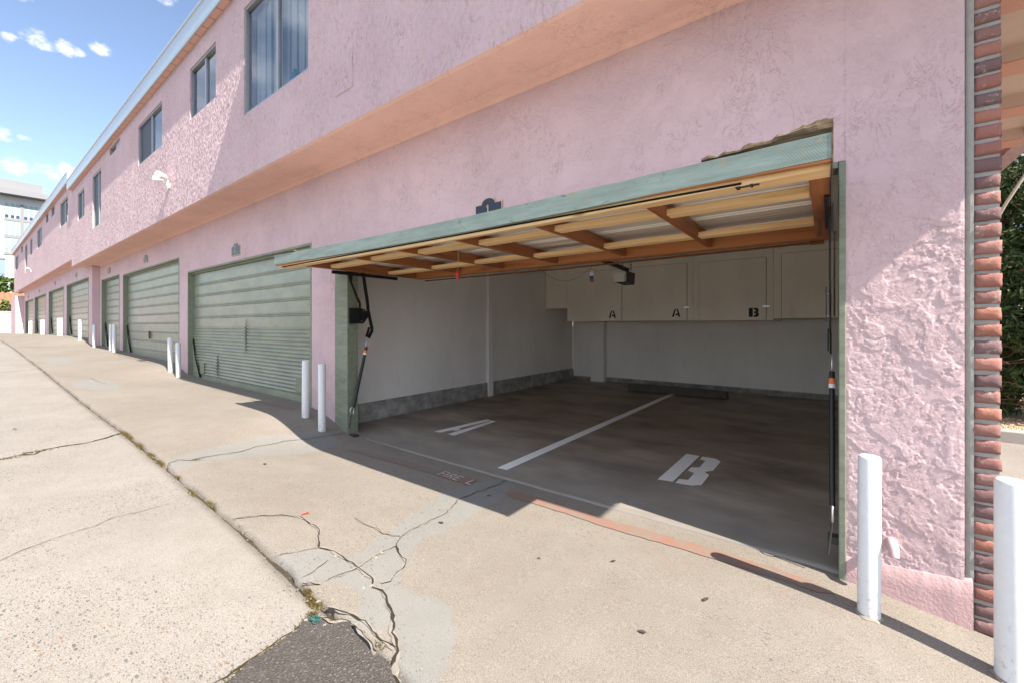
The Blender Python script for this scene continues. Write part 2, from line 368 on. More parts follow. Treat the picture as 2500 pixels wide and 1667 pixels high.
M['chip']=simple('concrete chip',(.27,.24,.20),.9,0,.2,.3,60,.5)
def leafmat(name,c0,c1):
    m=NT(name); r=m.node('ShaderNodeNewGeometry').outputs['Random Per Island']; c=m.mix(r,c0,c1); m.bsdf.inputs['Roughness'].default_value=.7
    return m.set(c,.7,None,0,.25)
M['leaf']=leafmat('juniper foliage',(.020,.045,.016),(.085,.125,.042))
M['leaf2']=leafmat('garden foliage',(.035,.075,.018),(.13,.18,.05))
M['twig']=simple('dry twig',(.16,.10,.06),.9)
M['bark']=simple('bark',(.12,.08,.055),.95,0,.1,.3,20,.8)
M['weed']=leafmat('dry weeds',(.085,.07,.025),(.20,.145,.055))
M['lens']=simple('opener lens',(.60,.59,.55),.35,0,.5,.04)
M['graphite']=simple('graphite plastic',(.035,.036,.035),.45)
M['orange_label']=simple('orange label',(.75,.20,.06),.5)
M['white_label']=simple('white label',(.75,.75,.75),.5)
M['wheelstop']=simple('sooty concrete',(.10,.088,.075),.9,0,.2,.4,14,.8)
M['salmon']=simple('salmon beam bounce tint',(.68,.40,.31),.8,0,.2,.08); M['cream_soffit']=simple('cream soffit board',(.66,.54,.45),.8,0,.2,.06)
# ================================================================ GROUND
def axis_vals(segs):
    out=[]
    for a,b,st in segs:
        n=max(1,int(round((b-a)/st))); out+=list(np.linspace(a,b,n,endpoint=False))
    out.append(segs[-1][1]); return np.array(out)
def grid_object(name,mat,xs,ys,zf,edge=None,skirt=None,jit=None):
    X,Y=np.meshgrid(xs,ys,indexing='ij')
    if jit is not None: Y=jit(X,Y)
    Z=zf(X,Y); nx,ny=X.shape
    v=np.stack([X,Y,Z],-1).reshape(-1,3); idx=np.arange(nx*ny).reshape(nx,ny)
    f=np.stack([idx[:-1,:-1],idx[1:,:-1],idx[1:,1:],idx[:-1,1:]],-1).reshape(-1,4)
    vs=v.tolist();fs=f.tolist()
    if skirt is not None:      # vertical edge face along first / last row of y
        row=idx[:,0] if skirt=='low' else idx[:,-1]; b=len(vs)
        for i in row: vs.append([vs[i][0],vs[i][1],vs[i][2]-.09])
        for k in range(len(row)-1):
            q=[int(row[k]),b+k,b+k+1,int(row[k+1])]; fs.append(q if skirt=='low' else q[::-1])
    me=bpy.data.meshes.new(name);me.from_pydata(vs,[],fs);me.materials.append(mat)
    me.polygons.foreach_set('use_smooth',[True]*len(me.polygons));me.update()
    o=link(bpy.data.objects.new(name,me));tag(o,kind='structure');return o,np.array(vs)
def edge_noise(x,seed,amp):
    x=np.asarray(x);flat=x.reshape(-1);r=np.array([noise.fractal(Vector((float(t)*5.,seed,0)),1.,2.1,5) for t in flat]);return (r*amp).reshape(x.shape)
JY=1.06
xs=axis_vals([(-60,-24,.5),(-24,-7,.14),(-7,1.2,.024),(1.2,14,.3)])
en1=edge_noise(xs,1.3,.018)+np.clip(edge_noise(xs*.35,8.1,.03),0,.05); en2=edge_noise(xs,7.7,.010)
ys=axis_vals([(JY,1.5,.03),(1.5,2.97,.035),(2.97,3.045,.03)])
def jd(X,Y):
    w=np.clip(1-(Y-JY)/.25,0,1); return Y+en1[:,None]*w+.004
def zd(X,Y):
    return gz(X,Y)+.008-.016*np.clip(1-(Y-JY)/.045,0,1)**2
drive,dv=grid_object('driveway',M['drive'],xs,ys,zd,skirt='low',jit=jd)
ys2=axis_vals([(-14,-2,1.),(-2,.2,.2),(.2,JY-.020,.06)])
def ja(X,Y):
    w=np.clip(1-((JY-.020)-Y)/.25,0,1); return Y+en2[:,None]*w
def za(X,Y): return gz(X,Y)-.012*np.clip(1-((JY-.020)-Y)/.04,0,1)**2
alley,_=grid_object('alley',M['alley'],xs,ys2,za,skirt='high',jit=ja)
# grey repair patches on the driveway: one attribute from polygon distance
PATCH=[[(-4.45,1.07),(-4.65,1.16),(-4.75,1.3),(-4.87,1.54),(-4.96,1.81),(-5.07,2.03),(-5.0,2.45),(-4.9,2.75),(-4.5,2.7),(-4.42,2.07),(-4.42,1.67),(-4.45,1.46),(-4.34,1.23),(-4.29,1.11)],
[(-2.55,2.4),(-2.45,2.2),(-2.35,1.9),(-2.3,1.72),(-2.25,1.64),(-2.18,1.47),(-1.95,1.31),(-1.83,1.38),(-1.92,1.5),(-1.98,1.63),(-2.07,1.8),(-2.01,1.91),(-2.02,2.1),(-2.08,2.28),(-2.07,2.58),(-2.18,2.94),(-2.35,2.94),(-2.47,2.76)],
[(-2.46,1.07),(-2.45,1.13),(-2.38,1.27),(-2.26,1.32),(-2.16,1.35),(-2.25,1.61),(-2.21,1.74),(-2.09,1.75),(-1.85,1.47),(-1.8,1.39),(-1.67,1.37),(-1.56,1.44),(-1.47,1.44),(-1.4,1.39),(-1.32,1.34),(-1.26,1.23),(-1.2,1.1),(-1.2,1.05),(-1.32,1.03),(-1.42,1.1),(-1.57,1.18),(-1.62,1.1),(-1.75,1.06),(-1.81,1.2),(-1.99,1.22),(-2.08,1.14),(-2.18,1.07),(-2.32,1.07)],
[(-10.9,1.2),(-9.8,1.15),(-9.2,1.5),(-9.9,1.75),(-10.8,1.6)],[(-16.5,1.3),(-14.2,1.25),(-13.8,1.6),(-15.8,1.75)]]
def sdf_poly(P,poly):
    d=np.full(len(P),1e9);ins=np.zeros(len(P),bool);n=len(poly)
    for i in range(n):
        a=np.array(poly[i]);b=np.array(poly[(i+1)%n]);e=b-a;w=P-a
        t=np.clip((w@e)/(e@e+1e-12),0,1);d=np.minimum(d,np.hypot(*(w-np.outer(t,e)).T))
        c=((a[1]>P[:,1])!=(b[1]>P[:,1]))&(P[:,0]<(b[0]-a[0])*(P[:,1]-a[1])/(b[1]-a[1]+1e-12)+a[0]); ins^=c
    return np.where(ins,-d,d)
att=np.zeros(len(dv))
for p in PATCH: att=np.maximum(att,np.clip(.5-sdf_poly(dv[:,:2],p)/.22,0,1))
a=drive.data.attributes.new('patch','FLOAT','POINT');a.data.foreach_set('value',att.astype(np.float32))
# earth far around
g=MB();g.add([(-1500,-1500,-1.1),(1500,-1500,-1.1),(1500,1500,-1.1),(-1500,1500,-1.1)],[(0,1,2,3)])
tag(g.build('ground',M['soil'],fix=False),kind='structure')
# joint dirt under the gap
g=MB()
for i in range(len(xs)-1):
    z0=float(gz(xs[i],1.05))-.035;z1=float(gz(xs[i+1],1.05))-.035
    g.add([(xs[i],1.0,z0),(xs[i+1],1.0,z1),(xs[i+1],1.13,z1),(xs[i],1.13,z0)],[(0,1,2,3)])
tag(g.build('joint_soil',M['debris'],fix=False),kind='structure')
# hairline and open cracks
def crack(g,pts,w0,w1,seed,dz=.0055,jit=.012):
    pts=[Vector((p[0],p[1],0)) for p in pts];L=[]
    for a,b in zip(pts,pts[1:]):
        n=max(2,int((b-a).length/.022))
        for k in range(n): L.append(a.lerp(b,k/n))
    L.append(pts[-1]);rd=random.Random(seed);o=[];n=len(L)
    for i,p in enumerate(L):
        q=L[min(i+1,n-1)]-L[max(i-1,0)];q=Vector((-q.y,q.x,0)).normalized() if q.length>1e-6 else Vector((0,1,0))
        p=p+q*(noise.noise(Vector((i*.35,seed,0)))*jit+rd.uniform(-.003,.003))
        t=i/(n-1);w=(w0+(w1-w0)*t)*(.55+.9*abs(noise.noise(Vector((i*.23,seed*3.1,5)))))*rd.uniform(.6,1.3)
        w=max(w,.0016)*.5;o.append((p-q*w,p+q*w*rd.uniform(.6,1.3)))
    for (a,b),(c,d) in zip(o,o[1:]):
        vs=[(v.x,v.y,float(gz(v.x,v.y))+dz+(.008 if v.y>1.05 else 0)) for v in (a,c,d,b)]
        g.add(vs,[(0,1,2,3)])
CR=[([(-5.5,-.3),(-5.62,.21),(-5.68,.32),(-5.62,.4),(-5.74,.48),(-5.75,.61),(-5.72,.73),(-5.81,.89),(-5.95,1.04)],.012,.03),
([(-13.0,.1),(-13.01,.49),(-13.05,.68),(-13.15,.87),(-13.27,1.04)],.03,.03),
([(-3.4,-.1),(-3.46,.13),(-3.52,.21),(-3.56,.34),(-3.57,.41),(-3.58,.51),(-3.64,.59),(-3.61,.71),(-3.61,.87)],.004,.004),
([(-3.06,1.07),(-3.03,1.12),(-2.96,1.24),(-2.87,1.33),(-2.81,1.37),(-2.73,1.38),(-2.65,1.38),(-2.58,1.38),(-2.48,1.33),(-2.39,1.28)],.005,.012),
([(-2.39,1.28),(-2.42,1.18),(-2.46,1.11),(-2.47,1.07)],.005,.004),
([(-2.38,1.28),(-2.31,1.32),(-2.2,1.32),(-2.13,1.33),(-2.06,1.33),(-2.0,1.32),(-1.92,1.32),(-1.86,1.28)],.011,.011),
([(-1.86,1.28),(-1.81,1.29),(-1.76,1.28),(-1.69,1.25),(-1.62,1.22),(-1.58,1.19),(-1.54,1.16),(-1.49,1.15),(-1.44,1.11),(-1.39,1.05),(-1.33,1.02),(-1.2,1.0)],.013,.020),
([(-2.06,1.33),(-2.08,1.38),(-2.09,1.48),(-2.1,1.61),(-2.17,1.7),(-2.19,1.8),(-2.21,2.0),(-2.23,2.17),(-2.34,2.4),(-2.32,2.6),(-2.28,2.86),(-2.3,2.94)],.006,.009),
([(-2.1,1.61),(-2.0,1.56),(-1.94,1.55),(-1.88,1.5),(-1.86,1.42),(-1.84,1.37),(-1.86,1.33)],.012,.006),
([(-2.17,1.7),(-2.27,1.64),(-2.37,1.65),(-2.46,1.63),(-2.58,1.63)],.006,.003),
([(-2.06,1.33),(-2.07,1.26),(-2.08,1.19),(-2.08,1.15)],.007,.003),
([(-1.91,1.04),(-1.85,1.08),(-1.8,1.1),(-1.76,1.11),(-1.69,1.12),(-1.61,1.11),(-1.54,1.1),(-1.46,1.11)],.01,.012),
([(-2.24,1.25),(-2.2,1.15),(-2.19,1.08)],.004,.003),([(-2.14,1.06),(-2.12,1.09),(-2.07,1.11)],.012,.01),
([(-4.41,1.06),(-4.51,1.09),(-4.56,1.17),(-4.49,1.23),(-4.52,1.32),(-4.57,1.49),(-4.64,1.69),(-4.78,1.88),(-4.87,2.23),(-4.78,2.9)],.006,.005),
([(-11.59,1.14),(-11.28,1.36),(-10.98,1.5),(-10.55,1.52),(-10.22,1.59)],.008,.008),([(-20.9,1.1),(-20.2,1.6),(-19.8,2.2)],.02,.015),([(-1.80,.2),(-1.83,.5),(-1.845,.62),(-1.86,.72),(-1.87,.82),(-1.885,.92),(-1.92,.975)],.014,.012),([(-1.9,.99),(-1.82,1.03),(-1.74,1.07),(-1.6,1.07),(-1.5,1.05)],.008,.008),([(-16.5,.2),(-16.8,.6),(-16.9,1.03)],.02,.02)]
g=MB()
for i,(p,a,b) in enumerate(CR):
    if max(a,b)>.0055 and p[0][0]>-5: crack(g,p,a*1.7+.003,b*1.7+.003,i+7.1,.0045,.02)
tag(g.build('crack_edges',simple('broken concrete edge',(.245,.22,.185),.9,0,.2,.25,40,.5),fix=False),kind='structure')
g=MB()
for i,(p,a,b) in enumerate(CR): crack(g,p,a,b,i+1.37)
tag(g.build('pavement_cracks',M['soil'],fix=False),kind='structure')
# asphalt patch nearest the camera
def sheet_poly(name,mat,poly,dz,sub=.05,rag=.02,seed=1.,kind='structure'):
    pts=[Vector((*p,0)) for p in poly];L=[]
    for a,b in zip(pts,pts[1:]+pts[:1]):
        n=max(1,int((b-a).length/sub))
        for k in range(n):
            p=a.lerp(b,k/n);q=(b-a).normalized();L.append(p+Vector((-q.y,q.x,0))*noise.fractal(Vector((p.x*9,p.y*9,seed)),1.,2.,4)*rag)
    bm=bmesh.new();vs=[bm.verts.new(p) for p in L];f=bm.faces.new(vs);bmesh.ops.triangulate(bm,faces=[f])
    for _ in range(2):
        bmesh.ops.subdivide_edges(bm,edges=[e for e in bm.edges if e.calc_length()>.12],cuts=1);bmesh.ops.triangulate(bm,faces=[f for f in bm.faces if len(f.verts)>3])
    for v in bm.verts: v.co.z=float(gz(v.co.x,v.co.y))+dz
    bmesh.ops.recalc_face_normals(bm,faces=bm.faces)
    if sum(f.normal.z for f in bm.faces)<0: bmesh.ops.reverse_faces(bm,faces=bm.faces)
    me=bpy.data.meshes.new(name);bm.to_mesh(me);bm.free();me.materials.append(mat);o=link(bpy.data.objects.new(name,me));tag(o,kind=kind);return o
sheet_poly('asphalt_patch',M['asphalt'],[(-1.74,.2),(-1.80,.5),(-1.82,.61),(-1.84,.7),(-1.85,.8),(-1.86,.9),(-1.91,.96),(-1.86,1.0),(-1.79,1.0),(-1.74,1.07),(-1.66,1.05),(-1.56,1.06),(-1.50,1.03),(-1.42,1.06),(-1.36,1.03),(-1.2,.98),(-1.0,.9),(-.8,.2)],.0135,.04,.022,2.)
# red fire-lane stripe, faint lettering
for i,(p,m) in enumerate([([(-4.3,2.62),(-3.59,2.74),(-3.01,2.75),(-2.91,2.76),(-2.88,2.655),(-3.56,2.635),(-4.2,2.58)],'red_faint'),
   ([(-2.91,2.77),(-2.5,2.79),(-2.47,2.66),(-2.88,2.65)],'red_paint'),
   ([(-2.13,2.72),(-2.03,2.80),(-1.63,2.80),(-1.28,2.79),(-.92,2.80),(-.59,2.81),(-.17,2.80),(-.01,2.77),(.03,2.73),(-.04,2.69),(-.42,2.695),(-.8,2.69),(-1.22,2.67),(-1.54,2.69),(-2.02,2.68)],'red_paint'),
   ([(-6.9,2.62),(-6.3,2.74),(-5.75,2.77),(-5.68,2.66),(-6.3,2.6)],'red_faint'),([(-16.2,2.62),(-12.2,2.62),(-12.2,2.74),(-16.2,2.74)],'red_faint')]):
    sheet_poly('painted_red_stripe',M[m],p,.0125,.06,.008,i+3.)
def strokes(name,mat,segs,w,z=.0165,kind='structure'):
    g=MB()
    for a,b in segs:
        a=Vector((*a,0));b=Vector((*b,0));d=(b-a).normalized();n=Vector((-d.y,d.x,0))*w/2;a=a-d*w*.3;b=b+d*w*.3
        g.add([(v.x,v.y,float(gz(v.x,v.y))+z) for v in (a-n,b-n,b+n,a+n)],[(0,1,2,3)])
    o=g.build(name,mat,fix=False)
    tag(o,kind=kind);return o
def LT(ch,x,y,w,h):
    D={'F':[((0,0),(0,1)),((0,1),(1,1)),((0,.5),(.75,.5))],'I':[((.5,0),(.5,1))],'R':[((0,0),(0,1)),((0,1),(.8,1)),((.8,1),(.8,.55)),((.8,.55),(0,.5)),((.35,.5),(.95,0))],'E':[((0,0),(0,1)),((0,1),(1,1)),((0,.5),(.75,.5)),((0,0),(1,0))],'L':[((0,1),(0,0)),((0,0),(.9,0))]}
    return [((x+a[0]*w,y+a[1]*h),(x+b[0]*w,y+b[1]*h)) for a,b in D[ch]]
sg=[]
for ch,x in (('F',-2.875),('I',-2.83),('R',-2.765),('E',-2.685)): sg+=LT(ch,x,2.668,.055,.095)
sg+=LT('L',-2.52,2.668,.06,.095)
strokes('painted_lettering',M['ltr_faint'],sg,.013)
# ---------------------------------------------------------------- garage slab and floor markings
ZF=.02
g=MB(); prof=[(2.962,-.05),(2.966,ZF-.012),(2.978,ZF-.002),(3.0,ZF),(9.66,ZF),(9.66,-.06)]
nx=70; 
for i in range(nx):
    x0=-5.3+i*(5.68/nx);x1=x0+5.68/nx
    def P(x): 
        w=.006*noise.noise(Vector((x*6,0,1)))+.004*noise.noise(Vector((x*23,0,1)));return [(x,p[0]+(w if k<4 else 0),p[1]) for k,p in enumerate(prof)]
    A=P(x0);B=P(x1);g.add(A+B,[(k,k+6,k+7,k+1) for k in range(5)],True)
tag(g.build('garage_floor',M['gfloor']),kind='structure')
def floor_poly(name,poly,z=ZF+.004):
    g=MB();g.add([(p[0],p[1],z) for p in poly],[tuple(range(len(poly)))]);return g
g=floor_poly('x',[(-2.535,3.12),(-2.42,3.125),(-2.42,8.60),(-2.525,8.60)]);tag(g.build('painted_bay_line',M['floor_white'],fix=False),kind='structure')
g=floor_poly('x',[(-1.205,3.742),(-1.08,3.762),(-1.07,4.68),(-1.2,4.683)])
g.add([(x,y,ZF+.004) for x,y in [(-1.055,3.75),(-.925,3.77),(-.862,3.83),(-.862,4.13),(-.915,4.2),(-.86,4.28),(-.856,4.61),(-.91,4.685),(-1.04,4.68),(-1.04,4.56),(-.985,4.55),(-.985,4.30),(-1.05,4.26),(-1.05,4.14),(-.985,4.11),(-.985,3.89),(-1.055,3.87)]],[tuple(range(17))])
tag(g.build('painted_letter',M['floor_white'],fix=False),kind='structure')
g=floor_poly('x',[(-4.06,3.70),(-3.95,3.715),(-3.925,3.90),(-3.86,3.90),(-3.855,4.0),(-3.912,4.0),(-3.875,4.64),(-3.975,4.65)])
g.add([(x,y,ZF+.004) for x,y in [(-3.82,3.715),(-3.705,3.713),(-3.775,4.625),(-3.86,4.64)]],[(0,1,2,3)])
tag(g.build('painted_letter',M['floor_white'],fix=False),kind='structure')
# ================================================================ APARTMENT BUILDING
D=2.93; YO=2.37; Y2=2.74
bld=empty('apartment_building',(-10,2.9,0),'long pink stucco apartment block with overhanging upper floor above a row of green garage doors','building')
def wall_holes(g,x0,x1,z0,z1,y0,y1,holes):
    xsx=sorted({x0,x1,*[h[0] for h in holes],*[h[1] for h in holes]})
    for a,b in zip(xsx,xsx[1:]):
        hs=sorted([(h[2],h[3]) for h in holes if h[0]<=a+1e-6 and h[1]>=b-1e-6]); z=z0
        for p,q in hs:
            if p>z+1e-6: g.box(a,b,y0,y1,z,p)
            z=q
        if z1>z+1e-6: g.box(a,b,y0,y1,z,z1)
# windows: x0,x1,z0,z1,mullion, type
WIN=[(-6.42,-4.66,4.27,5.755,-5.49,'blind'),(-8.65,-7.465,4.87,5.735,-8.0,'open'),(-12.04,-10.27,4.865,5.74,-11.1,'screen'),(-14.9,-13.8,5.775,5.97,-14.35,'vent'),
(-17.21,-16.02,4.2,5.75,-16.5,'screen'),(-19.72,-18.56,4.82,5.71,-19.1,'screen')]
WIN2=[(-23.9,-22.0,5.18,6.12,-22.9,'screen'),(-26.47,-25.45,5.98,6.38,-25.9,'screen'),(-28.34,-27.42,5.98,6.38,-27.8,'screen'),(-31.76,-29.9,5.22,6.15,-30.7,'screen'),(-35.36,-34.06,5.23,6.12,-34.7,'screen'),(-38.24,-36.81,4.5,6.12,-37.4,'screen'),(-40.7,-39.48,5.93,6.35,-40.1,'screen'),(-45.05,-42.78,5.16,6.12,-43.9,'screen')]
X1E=1.85
g=MB();wall_holes(g,-20.98,X1E,3.43,6.07,YO,YO+.16,[w[:4] for w in WIN]);g.build('upper_wall',M['stucco_up'],bld)
g=MB();wall_holes(g,-46.3,-20.98,3.70,6.42,YO+.02,YO+.18,[w[:4] for w in WIN2]);g.build('upper_wall',M['stucco_up'],bld)
# end walls and body above
g=MB();g.box(X1E-.16,X1E,YO+.16,9.8,3.43,6.07);g.build('side_wall',M['stucco_up'],bld)
g=MB();g.box(-46.3,-46.14,YO+.18,9.8,3.70,6.42);g.build('side_wall',M['stucco_up'],bld)
g=MB();g.box(-21.0,-20.9,YO+.165,9.8,6.0,6.45);g.build('side_wall',M['stucco_up'],bld)
# soffits of the overhang (with a slight cove at the wall)
def soffit(x0,x1,zo,yo,yi):
    g=MB();prof=[(yo,zo),(yo+.03,zo-.012),(yi-.12,zo+.006),(yi-.03,zo-.012),(yi+.02,zo-.05),(yi+.02,zo+.12),(yo+.1,zo+.12)]
    g.prism(prof,'x',x0,x1);return g
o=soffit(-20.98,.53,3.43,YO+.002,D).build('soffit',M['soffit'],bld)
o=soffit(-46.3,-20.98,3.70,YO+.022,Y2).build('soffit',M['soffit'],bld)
# ribbed underside of the part that runs on past the wall end
g=MB();g.box(.53,X1E-.002,YO+.17,9.7,3.50,3.56);g.box(.53,X1E-.002,YO+.01,YO+.17,3.428,3.5);g.build('soffit_board',M['cream_soffit'],bld)
for yb in (3.02,4.04,5.06,6.08,7.1,8.1):
    g=MB();g.box(.66,X1E-.18,yb-.26,yb,3.39,3.50);g.mi=1;g.box(.66,X1E-.18,yb-.258,yb-.002,3.375,3.39);g.build('soffit_beam',[M['cream_soffit'],M['salmon']],bld)  # salmon on the beam bottoms paints in the pinkish ground bounce
# lower wall, first block
DOORS=[dict(x=(-10.82,-5.675),z=(.27,2.52),n='2'),dict(x=(-16.6,-11.4),z=(.56,2.88),n='3'),dict(x=(-19.67,-17.07),z=(.65,2.93),n='4')]
DOORS2=[dict(x=(-25.49,-20.6),z=(.96,3.08)),dict(x=(-31.29,-26.33),z=(.94,3.08)),dict(x=(-37.72,-32.5),z=(.90,3.05)),dict(x=(-43.55,-38.59),z=(.84,3.02))]
g=MB();wall_holes(g,-19.98,.08,-.5,3.39,D,D+.22,[(-5.075,.08,-.5,2.29)]+[(*d['x'],-.5,d['z'][1]) for d in DOORS]);g.build('lower_wall',M['stucco_lo'],bld)
g=MB();wall_holes(g,-44.28,-19.98,.2,3.66,Y2,Y2+.22,[(*d['x'],.2,d['z'][1]) for d in DOORS2]);g.build('lower_wall',M['stucco_lo'],bld)
g=MB();g.box(-20.02,-19.982,Y2+.0,D+.3,3.3,3.7);g.build('wall_return',M['stucco_lo'],bld)
g=MB();g.box(-48.0,-44.28,2.33,9.8,.2,3.42);g.build('end_room',M['stucco_lo'],bld)
# near pier: real relief, then painted curb and rough cement strip to the brick
nxp,nzp=124,700; g=MB(); px0,px1,pz0,pz1=.0788,.529,.12,3.40
def relief(x,z):
    p=Vector((x,0,z)); w=Vector((noise.noise(p*3.1),0,noise.noise(p*3.1+Vector((9,1,4)))))*.10
    q=p+w; a=noise.fractal(q*5.6,.95,2.1,5)
    s=lambda v,e0,e1:(lambda t:t*t*(3-2*t))(max(0,min(1,(v-e0)/(e1-e0))))
    b=noise.fractal(q*7.5+Vector((3,7,1)),.95,2.1,5); c_=noise.fractal((p+w*.6)*3.8+Vector((11,2,5)),.95,2.1,5)
    L1=s(a,.02,.06);L2=s(b,.10,.14);L3=s(c_,.06,.10)
    rough=noise.fractal(p*55,.9,2.1,4); open_=1-max(L1,L3)
    pit=s(noise.fractal(p*38+Vector((1,5,9)),.8,2.,3),.28,.42)
    sx_=noise.noise(Vector((x*22+z*9,3,z*26-x*8)))
    f=1-.85*s(z,2.0,2.5)
    patch=s(noise.fractal(p*3.3+Vector((2,9,4)),1.,2.,3),.05,.35)
    return f*(.0022*L1+.0015*L2+.0020*L3+.0030*max(0,rough)*open_*patch+.0005*sx_+.0003*rough-.0014*pit*open_)
vs=[];fs=[]
for i in range(nxp+1):
    for k in range(nzp+1):
        x=px0+(px1-px0)*i/nxp;z=pz0+(pz1-pz0)*k/nzp
        e=min(i,nxp-i)/4.;e=min(1,e)
        vs.append((x,D-.002-relief(x,z)*(0.25+.75*e),z))
for i in range(nxp):
    for k in range(nzp):
        b=i*(nzp+1)+k;fs.append((b,b+nzp+1,b+nzp+2,b+1))
g.add(vs,fs,True)
g.smooth=False;g.box(px0,px1,D+.004,D+.22,-.5,3.39)
g.build('pier',M['stucco_lo'],bld,fix=False)
g=MB();n=60
for i in range(n):
    x0=.082+(.556-.082)*i/n;x1=.082+(.556-.082)*(i+1)/n
    def ring(x):
        t=(x-.082)/.48;zt=.135+.035*t+.006*noise.noise(Vector((x*30,0,0)));o=D-.007-.002*noise.noise(Vector((x*9,3,0)))
        return [(x,D+.05,zt+.004),(x,o+.012,zt),(x,o,zt-.014),(x,o-.003-.002*noise.noise(Vector((x*11,8,1))),zt-.1),(x,o-.008,-.3)]
    A=ring(x0);B=ring(x1);g.add(A+B,[(k,k+5,k+6,k+1) for k in range(4)],True)
g.build('wall_base',M['pink_curb'],bld)
g=MB();vs=[];fs=[];nn=200
for k in range(nn+1):
    z=-.3+3.7*k/nn
    for j,x in enumerate((.5295,.536,.552,.562)): vs.append((x+(.003*noise.noise(Vector((z*22,1,0))) if j==0 else 0),D+.007+(.014 if j==0 else 0)+.004*noise.noise(Vector((x*60,2,z*30))),z))
for k in range(nn):
    for j in range(3): b=k*4+j;fs.append((b,b+1,b+5,b+4))
g.add(vs,fs,True);g.build('cement_strip',M['grout'],bld,fix=False)
# brick edge at the end of the wall
g=MB();g.box(.56,.6465,D+.0195,D+.24,-.3,3.43);g.mi=1;g.box(.531,.65,D+.24,9.7,-.3,3.43);g.build('brick_backing',[M['grout'],M['brick_side']],bld)
g=MB();tones=[]; zb=-.16; rd=random.Random(5); PAL=[(.30,.115,.085),(.26,.11,.09),(.32,.13,.095),(.20,.10,.095),(.24,.12,.10),(.33,.125,.08),(.17,.095,.095),(.28,.13,.105)]
while zb<3.4:
    hh=.0605+rd.uniform(-.005,.003); x0=.556+rd.uniform(-.004,.008); x1=.651+rd.uniform(-.003,.003); yf=D+.004+rd.uniform(-.003,.004); t=rd.uniform(-.003,.003)
    n0=len(g.f); nu,nv=6,4; vs=[];r=.009
    # rounded, chipped front block
    pts=[]
    for jj in range(nv+1):
        for ii in range(nu+1):
            u=ii/nu;v=jj/nv;x=x0+(x1-x0)*u;z=zb+hh*v+t*(u-.5)
            edge=min(u*(x1-x0),(1-u)*(x1-x0),v*hh,(1-v)*hh);d=.010*(1-min(1,edge/r))**2 if edge<r else 0
            d+=.003*noise.noise(Vector((x*40,zb*7,z*40)));pts.append((x+.003*noise.noise(Vector((z*60,zb*9,u))),yf+d,z+.002*noise.noise(Vector((x*50,zb*5,3)))))
    fs=[(j*(nu+1)+i,j*(nu+1)+i+1,(j+1)*(nu+1)+i+1,(j+1)*(nu+1)+i) for j in range(nv) for i in range(nu)]
    b=len(pts);per=[i for i in range(nu+1)]+[j*(nu+1)+nu for j in range(1,nv+1)]+[nv*(nu+1)+i for i in range(nu-1,-1,-1)]+[j*(nu+1) for j in range(nv-1,0,-1)]
    for i in per: pts.append((pts[i][0],D+.235,pts[i][2]))
    for k in range(len(per)): fs.append((per[k],b+k,b+(k+1)%len(per),per[(k+1)%len(per)]))
    g.add(pts,fs,True); tn=rd.choice(PAL);lu=sum(tn)/3;tn=tuple(.82*v+.18*lu for v in tn);k=rd.uniform(1.15,1.5);tones+= [(tn[0]*k,tn[1]*k,tn[2]*k,1)]*(len(g.f)-n0)
    zb+=.0785
o=g.build('brick_edge',M['brick'],bld,fix=False)
ca=o.data.attributes.new('tone','FLOAT_COLOR','FACE')
if len(tones)==len(o.data.polygons): ca.data.foreach_set('color',np.array(tones,np.float32).ravel())
# pink drain spout in the pier
g=MB();g.tube([(.265,D+.02,.262),(.266,D-.035,.268),(.268,D-.065,.25),(.27,D-.075,.215)],.022,14,radii=[.022,.023,.024,.021]);g.build('drain_spout',M['pink_smooth'],bld)
# eaves, gutters, roof
for x0,x1,zz,yf in ((-21.0,-5.17,6.07,2.25),(-5.17,X1E+.15,6.07,2.03),(-46.6,-21.05,6.42,2.27)):
    g=MB();g.box(x0,x1,yf+.012,YO+.18,zz,zz+.03);g.build('eave_board',M['eave'],bld)
    g=MB();g.prism([(yf,zz+.005),(yf+.012,zz-.02),(yf+.03,zz-.02),(yf+.03,zz+.30),(yf-.02,zz+.30),(yf-.022,zz+.27),(yf-.004,zz+.26)],'x',x0,x1);g.build('gutter',M['gutter'],bld)
    g=MB();g.prism([(yf+.02,zz+.04),(9.9,zz+.04),(9.9,zz+.30),(yf+.03,zz+.27)],'x',x0+.002,x1-.002);g.build('roof',M['roof'],bld)
g=MB();g.box(-21.05,-21.02,2.27,9.8,6.43,6.74);g.build('roof_end_trim',M['white_plastic'],bld)
